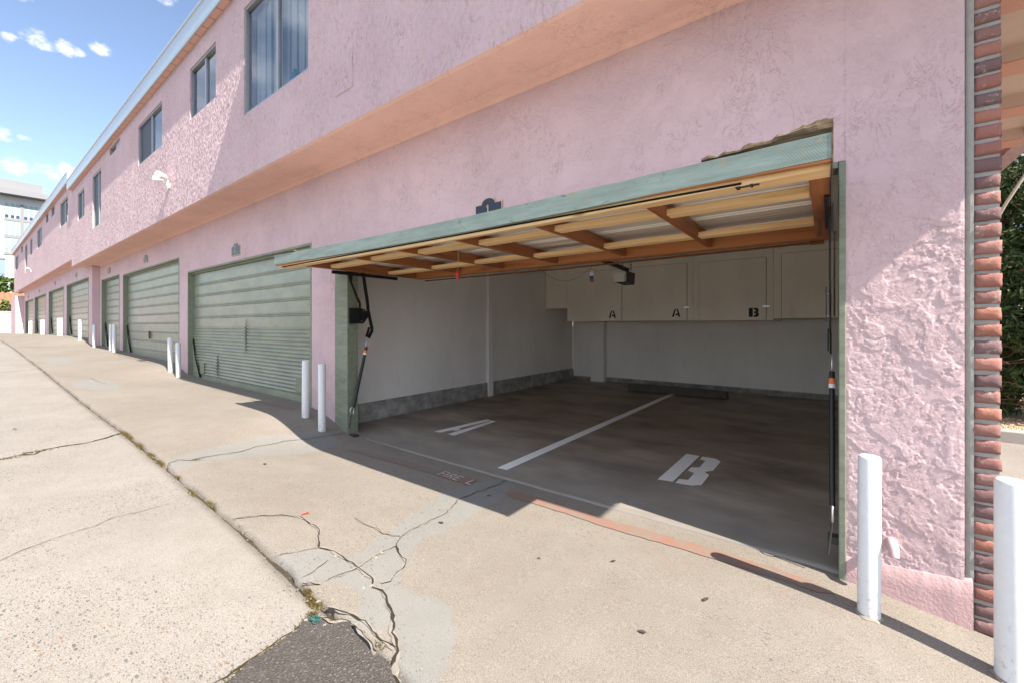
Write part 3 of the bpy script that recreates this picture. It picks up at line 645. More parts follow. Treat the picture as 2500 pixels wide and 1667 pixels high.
# windows
def window(w,yw):
    x0,x1,z0,z1,xm,ty=w; yp=yw+.05
    if ty=='vent':
        f=MB();f.box(x0,x1,yp,yp+.02,z0,z1);v=f.build('vent',M['screen'],bld)
        f=MB();f.box(xm,x1-.03,yp-.02,yp-.002,z0+.03,z1-.02);f.build('vent_louvre',M['alu'],v);return
    t=.035;f=MB()
    f.box(x0,x0+t,yp-.035,yp+.03,z0,z1);f.box(x1-t,x1,yp-.035,yp+.03,z0,z1);f.box(x0+t,x1-t,yp-.035,yp+.03,z0,z0+t);f.box(x0+t,x1-t,yp-.035,yp+.03,z1-t,z1)
    f.box(xm-.03,xm+.03,yp-.02,yp+.02,z0+t,z1-t)
    f.box(xm-.075,xm-.03,yp+.0,yp+.02,z0+t,z1-t)
    wo=f.build('window',M['alu'],bld)
    f=MB();f.add([(x0+t,yp,z0+t),(xm-.03,yp,z0+t),(xm-.03,yp,z1-t),(x0+t,yp,z1-t)],[(0,1,2,3)])
    if ty=='screen': f.build('insect_screen',M['screen'],wo,fix=False)
    else: f.build('pane',M['glass'],wo,fix=False)
    f=MB();f.add([(xm+.03,yp+.004,z0+t),(x1-t,yp+.004,z0+t),(x1-t,yp+.004,z1-t),(xm+.03,yp+.004,z1-t)],[(0,1,2,3)]);f.build('pane',M['glass'],wo,fix=False)
    if ty=='blind' or ty=='open':
        f=MB();x=x0+.05 if ty=='blind' else xm+.05
        while x<x1-.12:
            f.box(x,x+.085,yp+.10+.012*math.sin(x*37),yp+.104+.03*abs(math.sin(x*19)),z0+.03,z1-.02);x+=.094 if not (ty=='blind' and abs(x-(-5.95))<.06) else .13
        f.build('blind',M['blind'],wo)
    else:
        f=MB();f.box(xm+.06,x1-.05,yp+.06,yp+.064,z0+.02,z1-.02);f.build('curtain',M['blind'] if (x0*10)%3<1.2 else M['room'],wo)
    f=MB();f.box(x0-.02,x1+.02,yp+.25,yp+.27,z0-.1,z1+.1);f.build('room_back',M['room'],wo)
    if ty=='blind':
        f=MB();f.tube([(-5.2,yp+.06,z0+.036),(-5.2,yp+.06,z0+.17),(-5.2,yp+.06,z0+.20),(-5.2,yp+.06,z0+.25)],.04,12,radii=[.05,.05,.03,.018]);f.build('bottle',simple('pale blue bottle',(.16,.42,.58),.3),wo)
for w in WIN: window(w,YO)
for w in WIN2: window(w,YO+.02)
# stucco patch outline on the upper wall
g=MB();g.box(-4.09,-3.78,YO-.006,YO+.01,3.765,4.13);g.build('wall_patch',M['stucco_up'],bld)
# ---------------------------------------------------------------- closed garage doors
def closed_door(d,yw,fine=False,first=False):
    x0,x1=d['x'];z0,z1=d['z'];t=.028;a=x0+t;b=x1-t;zt=z1-t;yd=yw+.105
    prof=[(yd,z0)];z=z0+.02
    if fine:
        zc=z0+1.06
        prof+= [(yd,z0+.10)]
        z=z0+.10
        while z<zc:
            prof+=[(yd,z+.003),(yd-.018,z+.028),(yd-.018,z+.034),(yd,z+.058)];z+=.0585
    while z<zt-.23:
        prof+=[(yd,z+.004),(yd-.003,z+.158),(yd+.003,z+.163),(yd-.009,z+.174),(yd-.009,z+.179),(yd+.002,z+.190),(yd-.009,z+.203),(yd-.009,z+.208),(yd,z+.222)];z+=.226
    prof.append((yd,zt)); prof=[p for i,p in enumerate(prof) if i==0 or p[1]>prof[i-1][1]]
    g=MB();n=len(prof);nseg=24;vs=[];fs=[]
    for i in range(nseg+1):
        x=a+(b-a)*i/nseg
        for p in prof: vs.append((x,p[0]+(.011 if fine else .009)*noise.noise(Vector((x*.9,p[1]*.9,x0))),p[1]+.003*noise.noise(Vector((x*.9,p[1]*2,4)))))
    for i in range(nseg):
        for k in range(n-1): fs.append((i*n+k,(i+1)*n+k,(i+1)*n+k+1,i*n+k+1))
    g.add(vs,fs,False);o=g.build('garage_door',M['door'],bld,fix=False)
    g=MB();g.box(x0-.004,x0+t,yw-.006,yw+.2,-.1 if z0<.4 else z0-.3,z1);g.box(x1-t,x1+.004,yw-.006,yw+.2,z0-.3,z1);g.box(x0+t,x1-t,yw-.006,yw+.2,zt,z1+.004);g.box(x0+t,x1-t,yw+.05,yw+.1,zt-.03,zt);g.build('door_frame',M['green_trim'],o)
    g=MB();g.box(a,b,yd-.03,yd+.02,z0-.03,z0+.055);g.build('bottom_rail',M['door'],o)
    # corner bracing lower left, with its dark tension rod
    g=MB();g.prism([(a,z0+.05),(a+.46,z0+.05),(a+.04,z0+.75),(a,z0+.75)],'y',yd-.034,yd-.020);g.build('corner_plate',M['green_trim'],o)
    g=MB();g.tube([(a+.47,yd-.035,z0+.06),(a+.20,yd-.04,z0+.46),(a+.06,yd-.03,z0+.74),(a+.05,yd-.03,z0+.84)],.012,8);g.build('tension_rod',M['dark'],o)
    if not fine:
        xm=(a+b)/2-.15;zh=z0+.58
        g=MB();g.box(xm-.012,xm+.012,yd-.045,yd-.01,zh-.10,zh+.10);g.beam((xm,yd-.05,zh),(xm+.14,yd-.05,zh),.02,.025);g.build('lock_handle',M['rust'] if x0>-18 else M['dark'],o)
    else:
        for xc,za,zb in ((-8.43,1.38,.58+z0*0),(-9.36,.52,.30)):
            pass
        def tear(x,za,zb,w):
            g=MB();L=[];k=0;z=za
            while z>zb: L.append((x+.040*((-1)**k)+.012*noise.noise(Vector((k*1.7,x,0))),z));z-=.0585/2;k+=1
            for i,((xa,z_a),(xb,z_b)) in enumerate(zip(L,L[1:])):
                ww=w*(.3+.9*math.sin(math.pi*(i+.5)/len(L)));g.add([(xa-ww,yd-.021,z_a),(xa+ww,yd-.021,z_a),(xb+ww,yd-.021,z_b),(xb-ww,yd-.021,z_b)],[(0,1,2,3)])
            g.build('tear',M['dark'],o,fix=False)
        tear(-8.08,1.50,.90,.018);tear(-9.40,.87,.40,.022)
        for xa,xb in ((-10.35,-10.12),(-6.28,-6.10)):
            g=MB();g.box(xa,xb,yd-.026,yd-.018,z0+.14,z0+.36);g.build('patch_plate',M['green_trim'],o)
    return o
closed_door(DOORS[0],D,True);[closed_door(d,D) for d in DOORS[1:]];[closed_door(d,Y2) for d in DOORS2]
# ---------------------------------------------------------------- green posts and frame of the open garage
g=MB();g.box(-5.073,-4.985,D-.004,D+.16,-.05,2.288);g.box(-4.980,-4.765,D-.016,D+.13,-.02,2.288);g.box(-4.985,-4.98,D+.01,D+.13,-.02,2.288);g.build('door_post',M['green_trim'],bld,.004)
g=MB();g.box(.050,.0805,D-.014,D+.12,-.02,2.285);g.build('door_post',M['green_trim'],bld,.004)
g=MB();g.box(-4.763,.048,D-.004,D+.13,2.255,2.288);g.build('door_header',M['green_trim'],bld)
# inside of the open garage
g=MB();g.box(-5.5,-5.305,D+.235,9.66,-.1,2.78);g.build('interior_wall',M['wall_in'],bld)
for y0,y1,zb,dx in ((D+.24,4.43,.285,.012),(4.436,6.19,.335,.006),(6.335,9.48,.315,.004)):
    g=MB();g.box(-5.303,-5.303+dx,y0,y1,zb,2.70);g.build('wall_panel',M['wall_in'],bld)
g=MB();g.box(-5.302,-5.24,6.196,6.33,ZF,2.70);g.build('stud_post',M['wall_in'],bld)
g=MB()
nn=110
for i in range(nn):
    y0=D+.235+(9.64-D-.235)*i/nn;y1=D+.235+(9.64-D-.235)*(i+1)/nn
    f=lambda y:[(-5.304,y,.285),(-5.275+.008*noise.noise(Vector((y*5,0,1))),y,.28+.01*noise.noise(Vector((y*7,0,2)))),(-5.27+.01*noise.noise(Vector((y*6,0,4))),y,.15),(-5.265+.012*noise.noise(Vector((y*4,2,4))),y,ZF-.005)]
    A=f(y0);B=f(y1);g.add(A+B,[(k,k+4,k+5,k+1) for k in range(3)],True)
g.build('concrete_curb',M['curb'],bld)
g=MB();g.box(-5.3,.4,9.66,9.8,-.1,2.78);g.build('interior_wall',M['wall_in'],bld)
g=MB();g.box(-4.33,.36,9.635,9.66,.13,1.50);g.build('wall_panel',M['wall_in'],bld)
g=MB();g.box(-4.70,-4.36,9.48,9.635,ZF,1.49);g.build('stud_post',M['wall_in'],bld)
g=MB();g.box(-5.26,-4.705,9.60,9.66,ZF-.01,.10);g.box(-4.355,.36,9.615,9.66,ZF-.01,.125);g.build('concrete_curb',M['curb'],bld)
g=MB();g.box(.36,.5,D+.22,9.66,-.1,2.78);g.build('interior_wall',M['wall_in'],bld)
g=MB();g.box(-5.5,.5,D+.225,9.8,2.72,2.78);g.build('ceiling',M['ceil'],bld)
# ---------------------------------------------------------------- the raised tilt-up door
YF=2.16;ZB=2.06
od=MB();n=0;prof=[];y=YF+.02
while y<4.02:                                       # ribbed steel skin, ribs along the door
    prof+=[(y,2.152),(y+.075,2.152),(y+.088,2.168),(y+.10,2.168),(y+.113,2.152),(y+.13,2.152),(y+.143,2.168),(y+.155,2.168),(y+.168,2.152)];y+=.228
prof=[p for p in prof if p[0]<4.04]
nseg=30;vs=[];fs=[];k=len(prof)
for i in range(nseg+1):
    x=-4.98+4.99*i/nseg
    for p in prof: vs.append((x,p[0],p[1]+.004*noise.noise(Vector((x*1.5,p[0]*2,1)))))
for i in range(nseg):
    for j in range(k-1): fs.append((i*k+j,(i+1)*k+j,(i+1)*k+j+1,i*k+j+1))
od.add(vs,fs,False);door=od.build('garage_door',M['sheet'],bld,fix=False)
md=door.modifiers.new('solid','SOLIDIFY');md.thickness=.002;md.offset=1
door['label']='raised tilt-up garage door showing its timber frame and ribbed steel skin'
sag=lambda x:.026*math.sin(math.pi*max(0,min(1,(x+5.0)/5.0)))
g=MB();n=60
for i in range(n):                                  # sage front board, slightly wavy edges
    xa=-5.013+5.029*i/n;xb=-5.013+5.029*(i+1)/n
    f=lambda x:[(x,YF,2.073+.003*noise.noise(Vector((x*4,1,0)))-sag(x)),(x,YF+.038,2.073-sag(x)),(x,YF+.038,2.178-sag(x)),(x,YF,2.178+.003*noise.noise(Vector((x*5,7,0)))-sag(x))]
    A=f(xa);B=f(xb);g.add(A+B,[(0,4,5,1),(1,5,6,2),(2,6,7,3),(3,7,4,0)])
    if i==0:g.add(A,[(0,1,2,3)])
    if i==n-1:g.add(B,[(3,2,1,0)])
g.build('front_board',M['green_edge'],door)
g=MB()
for i in range(40):
    xa=-4.98+4.99*i/40;xb=-4.98+4.99*(i+1)/40;q=lambda x:[(x,YF+.0385,ZB-.018-sag(x)),(x,YF+.165,ZB-.018),(x,YF+.165,2.085),(x,YF+.0385,2.085-sag(x))]
    A=q(xa);B=q(xb);g.add(A+B,[(0,4,5,1),(1,5,6,2),(2,6,7,3),(3,7,4,0)])
    if i in(0,39): g.add(A if i==0 else B,[(0,1,2,3)])
g.build('front_rail',M['pine'],door)
g=MB();g.box(-5.0,.012,YF+.004,YF+.03,2.0605,2.0725);g.build('edge_batten',M['redwood_x'],door)
g=MB();g.box(-4.66,.014,3.86,3.985,ZB-.025,ZB+.085);g.build('rear_rail',M['redwood_x'],door,.003)
g=MB();g.box(-.068,.010,YF+.167,3.858,ZB-.02,ZB+.085);g.build('stile',M['redwood_y'],door,.003)
g=MB();g.box(-4.66,-4.585,YF+.167,3.858,ZB-.02,ZB+.085);g.build('stile',M['redwood_y'],door,.003)
g=MB();g.box(.0135,.020,YF-.002,4.0,2.03,2.20);g.build('edge_strip',M['rotten'],door)
RX=[-.80,-1.56,-2.32,-3.05,-3.75]
for x in RX:
    g=MB();g.box(x-.022,x+.022,YF+.167,3.858,ZB-.012,ZB+.084);g.build('rafter',M['redwood_y'],door,.003)
XS=[-.068]+RX+[-4.585]
for i,(xa,xb) in enumerate(zip(XS,XS[1:])):
    for yb in (2.56,3.36):
        g=MB();hi=xa-(.023 if i else .002);lo=xb+(.023 if i<len(RX) else .002);dy=.03*math.sin(i*2.3+yb);g.box(lo,hi,yb+dy,yb+.10+dy,ZB-.01,ZB+.028);g.build('batten',M['pine'],door,.003)
# rotten strip on top of the front corner
g=MB();n=70;vs=[];fs=[];m=9
for i in range(n+1):
    x=-.487+.507*i/n;t=i/n;hh=.022+.045*t**1.4+.016*noise.fractal(Vector((x*16,0,2)),1.,2.,4)
    for j in range(m):
        a=math.pi*2*j/m;rr=1+.35*noise.fractal(Vector((x*9,math.cos(a)*1.4,math.sin(a)*1.4)),1.,2.1,4)
        vs.append((x,YF+.024+.022*math.cos(a)*rr,2.181-sag(x)+max(.008,hh)*.5*(1+math.sin(a)*rr)))
for i in range(n):
    for j in range(m): fs.append((i*m+j,i*m+(j+1)%m,(i+1)*m+(j+1)%m,(i+1)*m+j))
fs.append(tuple(range(m)));fs.append(tuple(n*m+j for j in range(m))[::-1]);g.add(vs,fs);g.build('rotten_strip',M['rotten'],door)
g=MB();g.box(-5.013,-4.55,YF-.004,YF+.05,2.1795,2.192);g.build('loose_strip',M['rotten'],door)
# lock rods and latch
g=MB();g.tube([(-4.6,4.03,2.02),(-2.3,4.04,2.012),(-.107,4.03,2.03)],.009,8);g.tube([(-.107,4.03,2.03),(-.02,4.03,2.03)],.016,8);g.build('lock_rod',M['rust'],door)
g=MB();g.tube([(-4.9,YF+.038,2.042),(-.32,YF+.038,2.045)],.006,6);g.build('lock_rod',M['dark'],door)
g=MB();g.box(-.345,-.33,YF+.042,YF+.085,2.030,2.0415);g.box(-.33,-.25,YF+.058,YF+.068,2.032,2.0415);g.box(-.285,-.275,YF+.04,YF+.075,2.0285,2.0415);g.build('latch',M['graphite'],door)
# spring arms, both sides (xa = plane of the arm)
def side_arm(xa,sg):
    hw=MB();hw.box(xa-.014,xa+.014,2.66,3.60,1.998,2.038) if sg<0 else hw.box(xa-.035,xa-.012,2.62,3.45,2.020,2.040)
    r=hw.build('track_rail',M['black'],door,.004)
    g=MB();th=.008
    g.prism([(2.846,2.045),(2.931,2.045),(2.923,1.899),(2.9,1.895)],'x',xa-th/2,xa+th/2)
    pts=[(2.912,1.90),(2.978,1.746),(3.026,1.662),(3.026,1.605),(3.075,1.439)]
    for (a,b),(c,d) in zip(pts,pts[1:]): g.beam((xa+.010,a,b),(xa+.010,c,d),.008,.028,(0,1,0))
    g.build('link_arm',M['black'],door)
    g=MB();pts=[(3.083,2.049),(3.15,1.66),(3.155,1.58),(3.21,1.35),(3.217,1.33),(3.16,1.225)]
    for i,((a,b),(c,d)) in enumerate(zip(pts,pts[1:])): g.beam((xa-.010+.001*i,a,b),(xa-.010+.001*i,c,d),.010,.042,(0,1,0))
    g.beam((xa-.018,3.18,1.36),(xa-.018,3.135,1.24),.008,.03,(0,1,0));g.build('lever_arm',M['black'],door)
    g=MB();g.prism([(2.90,1.600),(3.06,1.603),(3.125,1.585),(3.168,1.535),(3.165,1.485),(3.10,1.41),(2.90,1.405)],'x',xa-.030,xa-.024);g.build('pivot_plate',M['black'],door)
    g=MB()
    for y,z in ((3.085,1.44),(3.068,1.44),(3.1,1.57)): g.tube([(xa-.024,y,z),(xa-.016,y,z)],.006,8)
    g.build('bolt',M['zinc'],door)
    a=Vector((xa,3.125,1.115));b=Vector((xa,2.945,.38));g=MB();d=(b-a);nn=150;L=[];R=[]
    for i in range(nn+1): L.append(a+d*i/nn);R.append((.021 if i%2 else .0175)*(1 if sg<0 else .74))
    g.tube(L,.02,12,radii=R);sp=g.build('spring',M['black'],door)
    g=MB();g.tube([a+d*.055,a+d*.13],.0225*(1 if sg<0 else .76),12);g.build('spring_label',M['orange_label'],sp)
    g=MB();g.tube([a+d*.10,a+d*.131],.0229*(1 if sg<0 else .76),12);g.build('spring_label',M['white_label'],sp)
    g=MB()
    def hook(c,r,ax):
        return [c+Vector((0,math.sin(t)*r*.55,math.cos(t)*r)) for t in np.linspace(0,2*math.pi,14)]
    g.tube(hook(Vector((xa,3.145,1.155)),.045,0),.005,6);g.tube(hook(Vector((xa,2.925,.34)),.045,0),.005,6);g.build('hook',M['zinc'],door)
    g=MB();g.tube([(xa,2.915,.30),(xa-.02,2.905,.12)],.006,6);g.box(xa-.04,xa+.08*(-sg),2.90,2.97,.022,.05) if sg<0 else g.box(xa-.02,xa+.03,2.96,3.02,.16,.20);g.build('anchor',M['graphite'],door)
side_arm(-4.68,-1);side_arm(.022,1)
# pull cord with red knob
g=MB();g.tube([(-2.93,2.99,2.15),(-2.935,3.0,2.0),(-2.94,3.0,1.93)],.0025,6);pc=g.build('pull_cord',M['cable'],door)
g=MB();g.tube([(-2.94,3.0,1.935),(-2.94,3.0,1.92),(-2.94,3.0,1.90),(-2.94,3.0,1.88),(-2.94,3.0,1.84)],.02,10,radii=[.006,.024,.018,.024,.012]);g.build('knob',M['red'],pc)
# ================================================================ THINGS IN THE GARAGE
CG='wall-hung storage cupboards at the back of the garage'
def letter(g,ch,x,z,w,h,y):
    if ch=='A': P=[[(0,0),(.16,0),(.24,.06),(.50,1),(.38,1),(.30,.92),(0,.1)],[(.56,1),(.66,1),(.74,.92),(1,.1),(.98,.02),(.9,0),(.80,.03),(.76,.22),(.42,.22),(.47,.42),(.70,.42),(.62,.72)]]
    else: P=[[(.0,.06),(.06,0),(.40,0),(.40,1),(.06,1),(0,.94)],[(.50,0),(.82,0),(1,.16),(1,.40),(.88,.51),(.98,.62),(.98,.85),(.82,1),(.5,1),(.5,.80),(.68,.76),(.68,.62),(.5,.58),(.5,.44),(.68,.40),(.68,.24),(.5,.20)]]
    for p in P: g.prism([(x+a*w,z+b*h) for a,b in p],'y',y-.004,y)
YC=8.3
def cabinet(label,x0,x1,z0,doors,hasp):
    c=empty('storage_cabinet',((x0+x1)/2,9.0,z0),label,'cabinet',CG)
    g=MB();g.box(x0,x1,YC+.02,9.634,z0,2.715);g.build('body',M['cab'],c)
    for (a,b,zt,ch,lx,lz) in doors:
        g=MB();g.box(a,b,YC-.002,YC+.018,z0+.004,zt);d=g.build('door',M['cab'],c,.002)
        g=MB();e=.006;g.box(a-e,a,YC+.016,YC+.0195,z0,zt);g.box(b,b+e,YC+.016,YC+.0195,z0,zt);g.box(a,b,YC+.016,YC+.0195,zt,zt+e);g.build('door_gap',M['dark'],c)
        if ch:
            g=MB();letter(g,ch,lx,lz,.15 if ch=='A' else .152,.158,YC-.002);g.build('stencil_letter',M['letter_black'],d)
        if hasp:
            g=MB();zh=1.70 if lz is None else lz+.185;g.box(b-.05,b+.055,YC-.014,YC-.003,zh-.018,zh+.018);g.box(b+.01,b+.03,YC-.026,YC-.014,zh-.010,zh+.012);g.build('hasp',M['zinc'],d)
    return c
cabinet('high blank cupboard in the back left corner above the open recess',-5.28,-4.712,1.779,[],False)
cabinet('long two-door cream cupboard stencilled A on both of its doors',-4.707,-2.012,1.478,[(-4.505,-3.415,2.56,'A',-3.69,1.538),(-3.194,-2.124,2.565,'A',-2.393,1.545)],True)
cabinet('single-door cream cupboard stencilled B beside the A doors',-2.008,-.73,1.474,[(-1.905,-.836,2.55,'B',-1.093,1.53)],True)
cabinet('unmarked cream cupboard partly behind the right door post',-.726,.355,1.504,[(-.613,.20,2.586,None,None,None)],False)
o=empty('wheel_stop',(-2.45,8.68,ZF),'low dirty concrete wheel stop at the end of the white bay line','wheel stop')
g=MB();g.prism([(8.60,ZF),(8.80,ZF),(8.765,.155),(8.635,.155)],'x',-3.41,-1.49);g.build('block',M['wheelstop'],o,.015)
# opener
op=empty('garage_opener',(-2.45,6.1,2.1),'grey and black electric door opener hanging from the garage ceiling','garage opener')
g=MB();g.hexa([(-2.56,6.0,2.03),(-2.377,6.0,2.03),(-2.377,6.30,2.01),(-2.56,6.30,2.01),(-2.575,6.0,2.19),(-2.372,6.0,2.195),(-2.372,6.32,2.195),(-2.575,6.32,2.19)]);g.build('housing',M['graphite'],op,.015)
g=MB();g.hexa([(-2.565,5.93,2.035),(-2.41,5.95,2.03),(-2.39,6.0,2.04),(-2.57,6.0,2.04),(-2.585,5.93,2.185),(-2.40,5.95,2.19),(-2.385,6.0,2.188),(-2.585,6.0,2.185)]);g.build('light_lens',M['lens'],op,.012)
g=MB();g.beam((-2.45,3.2,2.36),(-2.45,6.2,2.235),.045,.05);g.build('rail',M['black'],op)
for x in (-2.50,-2.37):
    g=MB();g.box(x-.016,x+.016,6.12,6.126,2.2,2.72);s_=g.build('hanger_strap',M['zinc'],op)
    g=MB()
    for q in range(9): g.tube([(x,6.117,2.25+q*.05),(x,6.1195,2.25+q*.05)],.010,8)
    g.build('strap_hole',M['dark'],s_)
# tag with red cap hung from the opener rail
tg=empty('hanging_tag',(-2.45,4.97,2.0),'small blue and white tag with a red end dangling below the raised door','tag')
g=MB();g.tube([(-2.45,4.97,2.27),(-2.45,4.97,2.12)],.003,6);g.tube([(-2.45,4.97,2.12),(-2.47,4.97,2.10),(-2.475,4.97,2.06)],.003,6);g.tube([(-2.45,4.97,2.12),(-2.43,4.97,2.10),(-2.425,4.97,2.06)],.003,6);g.build('cord',M['red'],tg)
g=MB();g.box(-2.475,-2.425,4.962,4.972,2.02,2.085);g.build('card',M['white_label'],tg);g=MB();g.box(-2.474,-2.426,4.960,4.974,1.975,2.03);g.build('handle',M['blue'],tg);g=MB();g.box(-2.472,-2.424,4.958,4.976,1.945,1.974);g.build('red_end',M['red'],tg)
g=MB();g.tube([(-3.0+.55*t,4.5+.47*t,2.14-.30*math.sin(math.pi*t)*.6) for t in np.linspace(0,1,16)],.0018,5);tag(g.build('loose_wire',M['wire']),'thin dark wire sagging beside the dangling tag','wire')
# ================================================================ BOLLARDS
def bollard(x,y,label,h,r=.056,tilt=(0,0),group='white steel bollards along the garages'):
    z=float(gz(x,y))+.004;o=empty('bollard',(x,y,z),label,'bollard',group)
    g=MB();n=28;prof=[(r,-.06),(r,h-.012),(r-.004,h-.002),(r-.012,h+.001),(r-.016,h-.004),(r*.5,h-.006),(.001,h-.006)]
    vs=[];fs=[];k=len(prof)
    for i in range(n):
        t=2*math.pi*i/n
        for p in prof: vs.append((x+p[0]*math.cos(t)+tilt[0]*p[1],y+p[0]*math.sin(t)+tilt[1]*p[1],z+p[1]))
    for i in range(n):
        for j in range(k-1): fs.append((i*k+j,((i+1)%n)*k+j,((i+1)%n)*k+j+1,i*k+j+1))
    g.add(vs,fs,True);g.build('post',M['white'],o,fix=True)
    g=MB();L=[];nn=26
    for i in range(nn):
        t=2*math.pi*i/nn;rr=r+.010+.010*noise.noise(Vector((math.cos(t)*2,math.sin(t)*2,x)));L.append((x+rr*math.cos(t),y+rr*math.sin(t)))
    base=[(x+(r-.004)*math.cos(2*math.pi*i/nn),y+(r-.004)*math.sin(2*math.pi*i/nn)) for i in range(nn)]
    vs=[(p[0],p[1],float(gz(p[0],p[1]))+.010) for p in L]+[(p[0],p[1],float(gz(p[0],p[1]))+.022) for p in base]
    g.add(vs,[(i,(i+1)%nn,nn+(i+1)%nn,nn+i) for i in range(nn)],True);g.build('collar',M['chip'],o)
    return o
BOL=[(.612,2.62,'thick white bollard in front of the brick edge, nearest to the viewer',.835,.0535,(.0,.0)),
(.160,2.655,'white bollard in front of the pink pier at the right post of the open garage',.775,.0445,(.004,0)),
(-4.955,2.69,'white bollard just left of the green post of the open garage',.83,.0445,(.0,0)),
(-5.34,2.68,'white bollard before the right edge of the door under plaque 2',.735,.0445,(.01,0)),
(-10.62,2.72,'white bollard at the left edge of the door under plaque 2, lower of its pair',.71,.0445,(-.05,0)),
(-11.08,2.70,'white bollard at the right edge of the second closed door, higher of its pair',.715,.0445,(-.04,0)),
(-16.35,2.70,'right bollard of the touching pair between the second and third closed doors',.80,.0445,(-.03,0)),
(-16.80,2.70,'left bollard of the touching pair between the second and third closed doors',.77,.0445,(-.01,0)),
(-19.15,2.68,'lone white bollard in front of the shaded pink wall return',.74,.0445,(-.01,0)),
(-20.9,2.56,'white bollard at the near edge of the first door past the wall return',.74,.0445,(0,0)),
(-24.75,2.5,'right, leaning bollard of the pair past the first door beyond the wall return',.72,.0445,(-.05,0)),
(-25.45,2.5,'left, upright bollard of the pair past the first door beyond the wall return',.72,.0445,(-.02,0)),
(-30.6,2.5,'right bollard of the pair before the third door from the far end',.72,.0445,(-.02,0)),
(-31.35,2.5,'left bollard of the pair before the third door from the far end',.72,.0445,(-.01,0)),
(-36.3,2.5,'right bollard of the pair before the farthest garage door but one',.74,.0445,(-.02,0)),
(-37.3,2.5,'left bollard of the pair before the farthest garage door but one',.74,.0445,(-.02,0)),
(-42.3,2.5,'farthest white bollard, alone before the last garage door',.68,.0445,(0,0))]
for x,y,l,h,r,t in BOL: bollard(x,y,l,h,r,t)
# ================================================================ NUMBER PLAQUES
DIG={'1':[[(.3,.8),(.5,1),(.5,0)],[(.28,0),(.72,0)]],'2':[[(.1,.78),(.25,.97),(.6,1),(.85,.8),(.8,.55),(.1,0),(.9,0)]],'3':[[(.1,.9),(.5,1),(.85,.8),(.75,.58),(.4,.52),(.8,.42),(.88,.2),(.5,0),(.1,.1)]],'4':[[(.7,0),(.7,1),(.1,.3),(.95,.3)]],
'5':[[(.85,1),(.2,1),(.15,.55),(.6,.6),(.88,.35),(.7,.05),(.1,.05)]],'6':[[(.8,.95),(.35,.8),(.12,.35),(.4,0),(.85,.2),(.75,.5),(.2,.45)]],'7':[[(.1,1),(.9,1),(.4,0)]],'8':[[(.5,.55),(.15,.8),(.5,1),(.85,.8),(.5,.55),(.12,.25),(.5,0),(.88,.25),(.5,.55)]]}
def plaque(ch,x0,x1,z0,z1,yw,label):
    w=x1-x0;xc=(x0+x1)/2;o=empty('number_plaque',(xc,yw,z0),label,'house number','house number plaques above the garage doors')
    def outline(e):
        P=[(x0+e,z0+e),(x1-e,z0+e),(x1-e,z1-e),(xc+w*.30-e,z1-e)]
        for t in np.linspace(0,math.pi,13): P.append((xc+(w*.27-e)*math.cos(t),z1-e+(.052)*math.sin(t)))
        return P+[(xc-w*.30+e,z1-e),(x0+e,z1-e)]
    g=MB();g.prism(outline(0),'y',yw-.014,yw+.004);g.build('rim',M['gold'],o)
    g=MB();g.prism(outline(.008),'y',yw-.018,yw-.014);pl=g.build('plate',M['navy'],o)
    hh=(z1-z0)*.62;g=MB()
    for st in DIG[ch]:
        for a,b in zip(st,st[1:]): g.beam((xc-.035+a[0]*.07,yw-.0195,z0+.062+a[1]*hh),(xc-.035+b[0]*.07,yw-.0195,z0+.062+b[1]*hh),.004,.011,(0,0,1)) if abs(a[1]-b[1])<.02 else g.beam((xc-.035+a[0]*.07,yw-.0195,z0+.062+a[1]*hh),(xc-.035+b[0]*.07,yw-.0195,z0+.062+b[1]*hh),.011,.004,(0,1,0))
    g.build('numeral',M['gold'],o)
for ch,x0,x1,z0,z1,yw,l in [('1',-2.63,-2.315,2.305,2.50,D,'navy plaque numbered 1, half hidden above the raised garage door'),('2',-8.428,-8.085,2.605,2.772,D,'navy plaque numbered 2 above the wide corrugated door'),
('3',-14.288,-13.9,3.01,3.158,D,'small arched plaque numbered 3 over the second closed door'),('4',-18.647,-18.26,3.05,3.202,D,'small arched plaque over the narrow door, just right of the wall return'),
('5',-23.28,-22.93,3.23,3.38,Y2,'tiny arched plaque over the first door past the wall return'),('6',-29.16,-28.8,3.27,3.41,Y2,'tiny plaque over the second door past the wall return'),('7',-35.43,-35.07,3.22,3.37,Y2,'tiny plaque over the farthest door but one'),('8',-41.54,-41.18,3.16,3.32,Y2,'tiny plaque over the farthest garage door')]:
    plaque(ch,x0,x1,z0,z1,yw,l)
# ================================================================ FLOODLIGHTS, CAMERA
def flood(x,y,z,label):
    o=empty('floodlight',(x,y,z),label,'floodlight','twin floodlights on the upper wall')
    g=MB();g.tube([(x,y,z-.13),(x,y-.03,z-.13)],.06,16);g.tube([(x,y-.02,z-.12),(x,y-.06,z-.07)],.025,10);g.box(x-.035,x+.035,y-.09,y-.02,z-.09,z-.03);g.build('base',M['white_plastic'],o)
    for s,d in ((-1,Vector((-.62,-.45,.05))),(1,Vector((.45,-.72,.05)))):
        a=Vector((x+s*.06,y-.06,z+.0));d=d.normalized();g=MB();g.tube([a,a+d*.03,a+d*.13,a+d*.17],.06,18,radii=[.028,.048,.062,.066]);hd=g.build('lamp_head',M['white_plastic'],o)
        g=MB();g.tube([a+d*.165,a+d*.1715],.056,18);g.build('lens',M['lens'],hd)
flood(-9.80,YO,4.10,'white twin-head floodlight on the sunlit upper wall, the nearer one');flood(-34.6,YO+.02,4.45,'small white twin floodlight at the far end of the upper wall')
o=empty('security_camera',(-44.0,2.44,3.62),'small white dome camera under the far end of the overhang','camera')
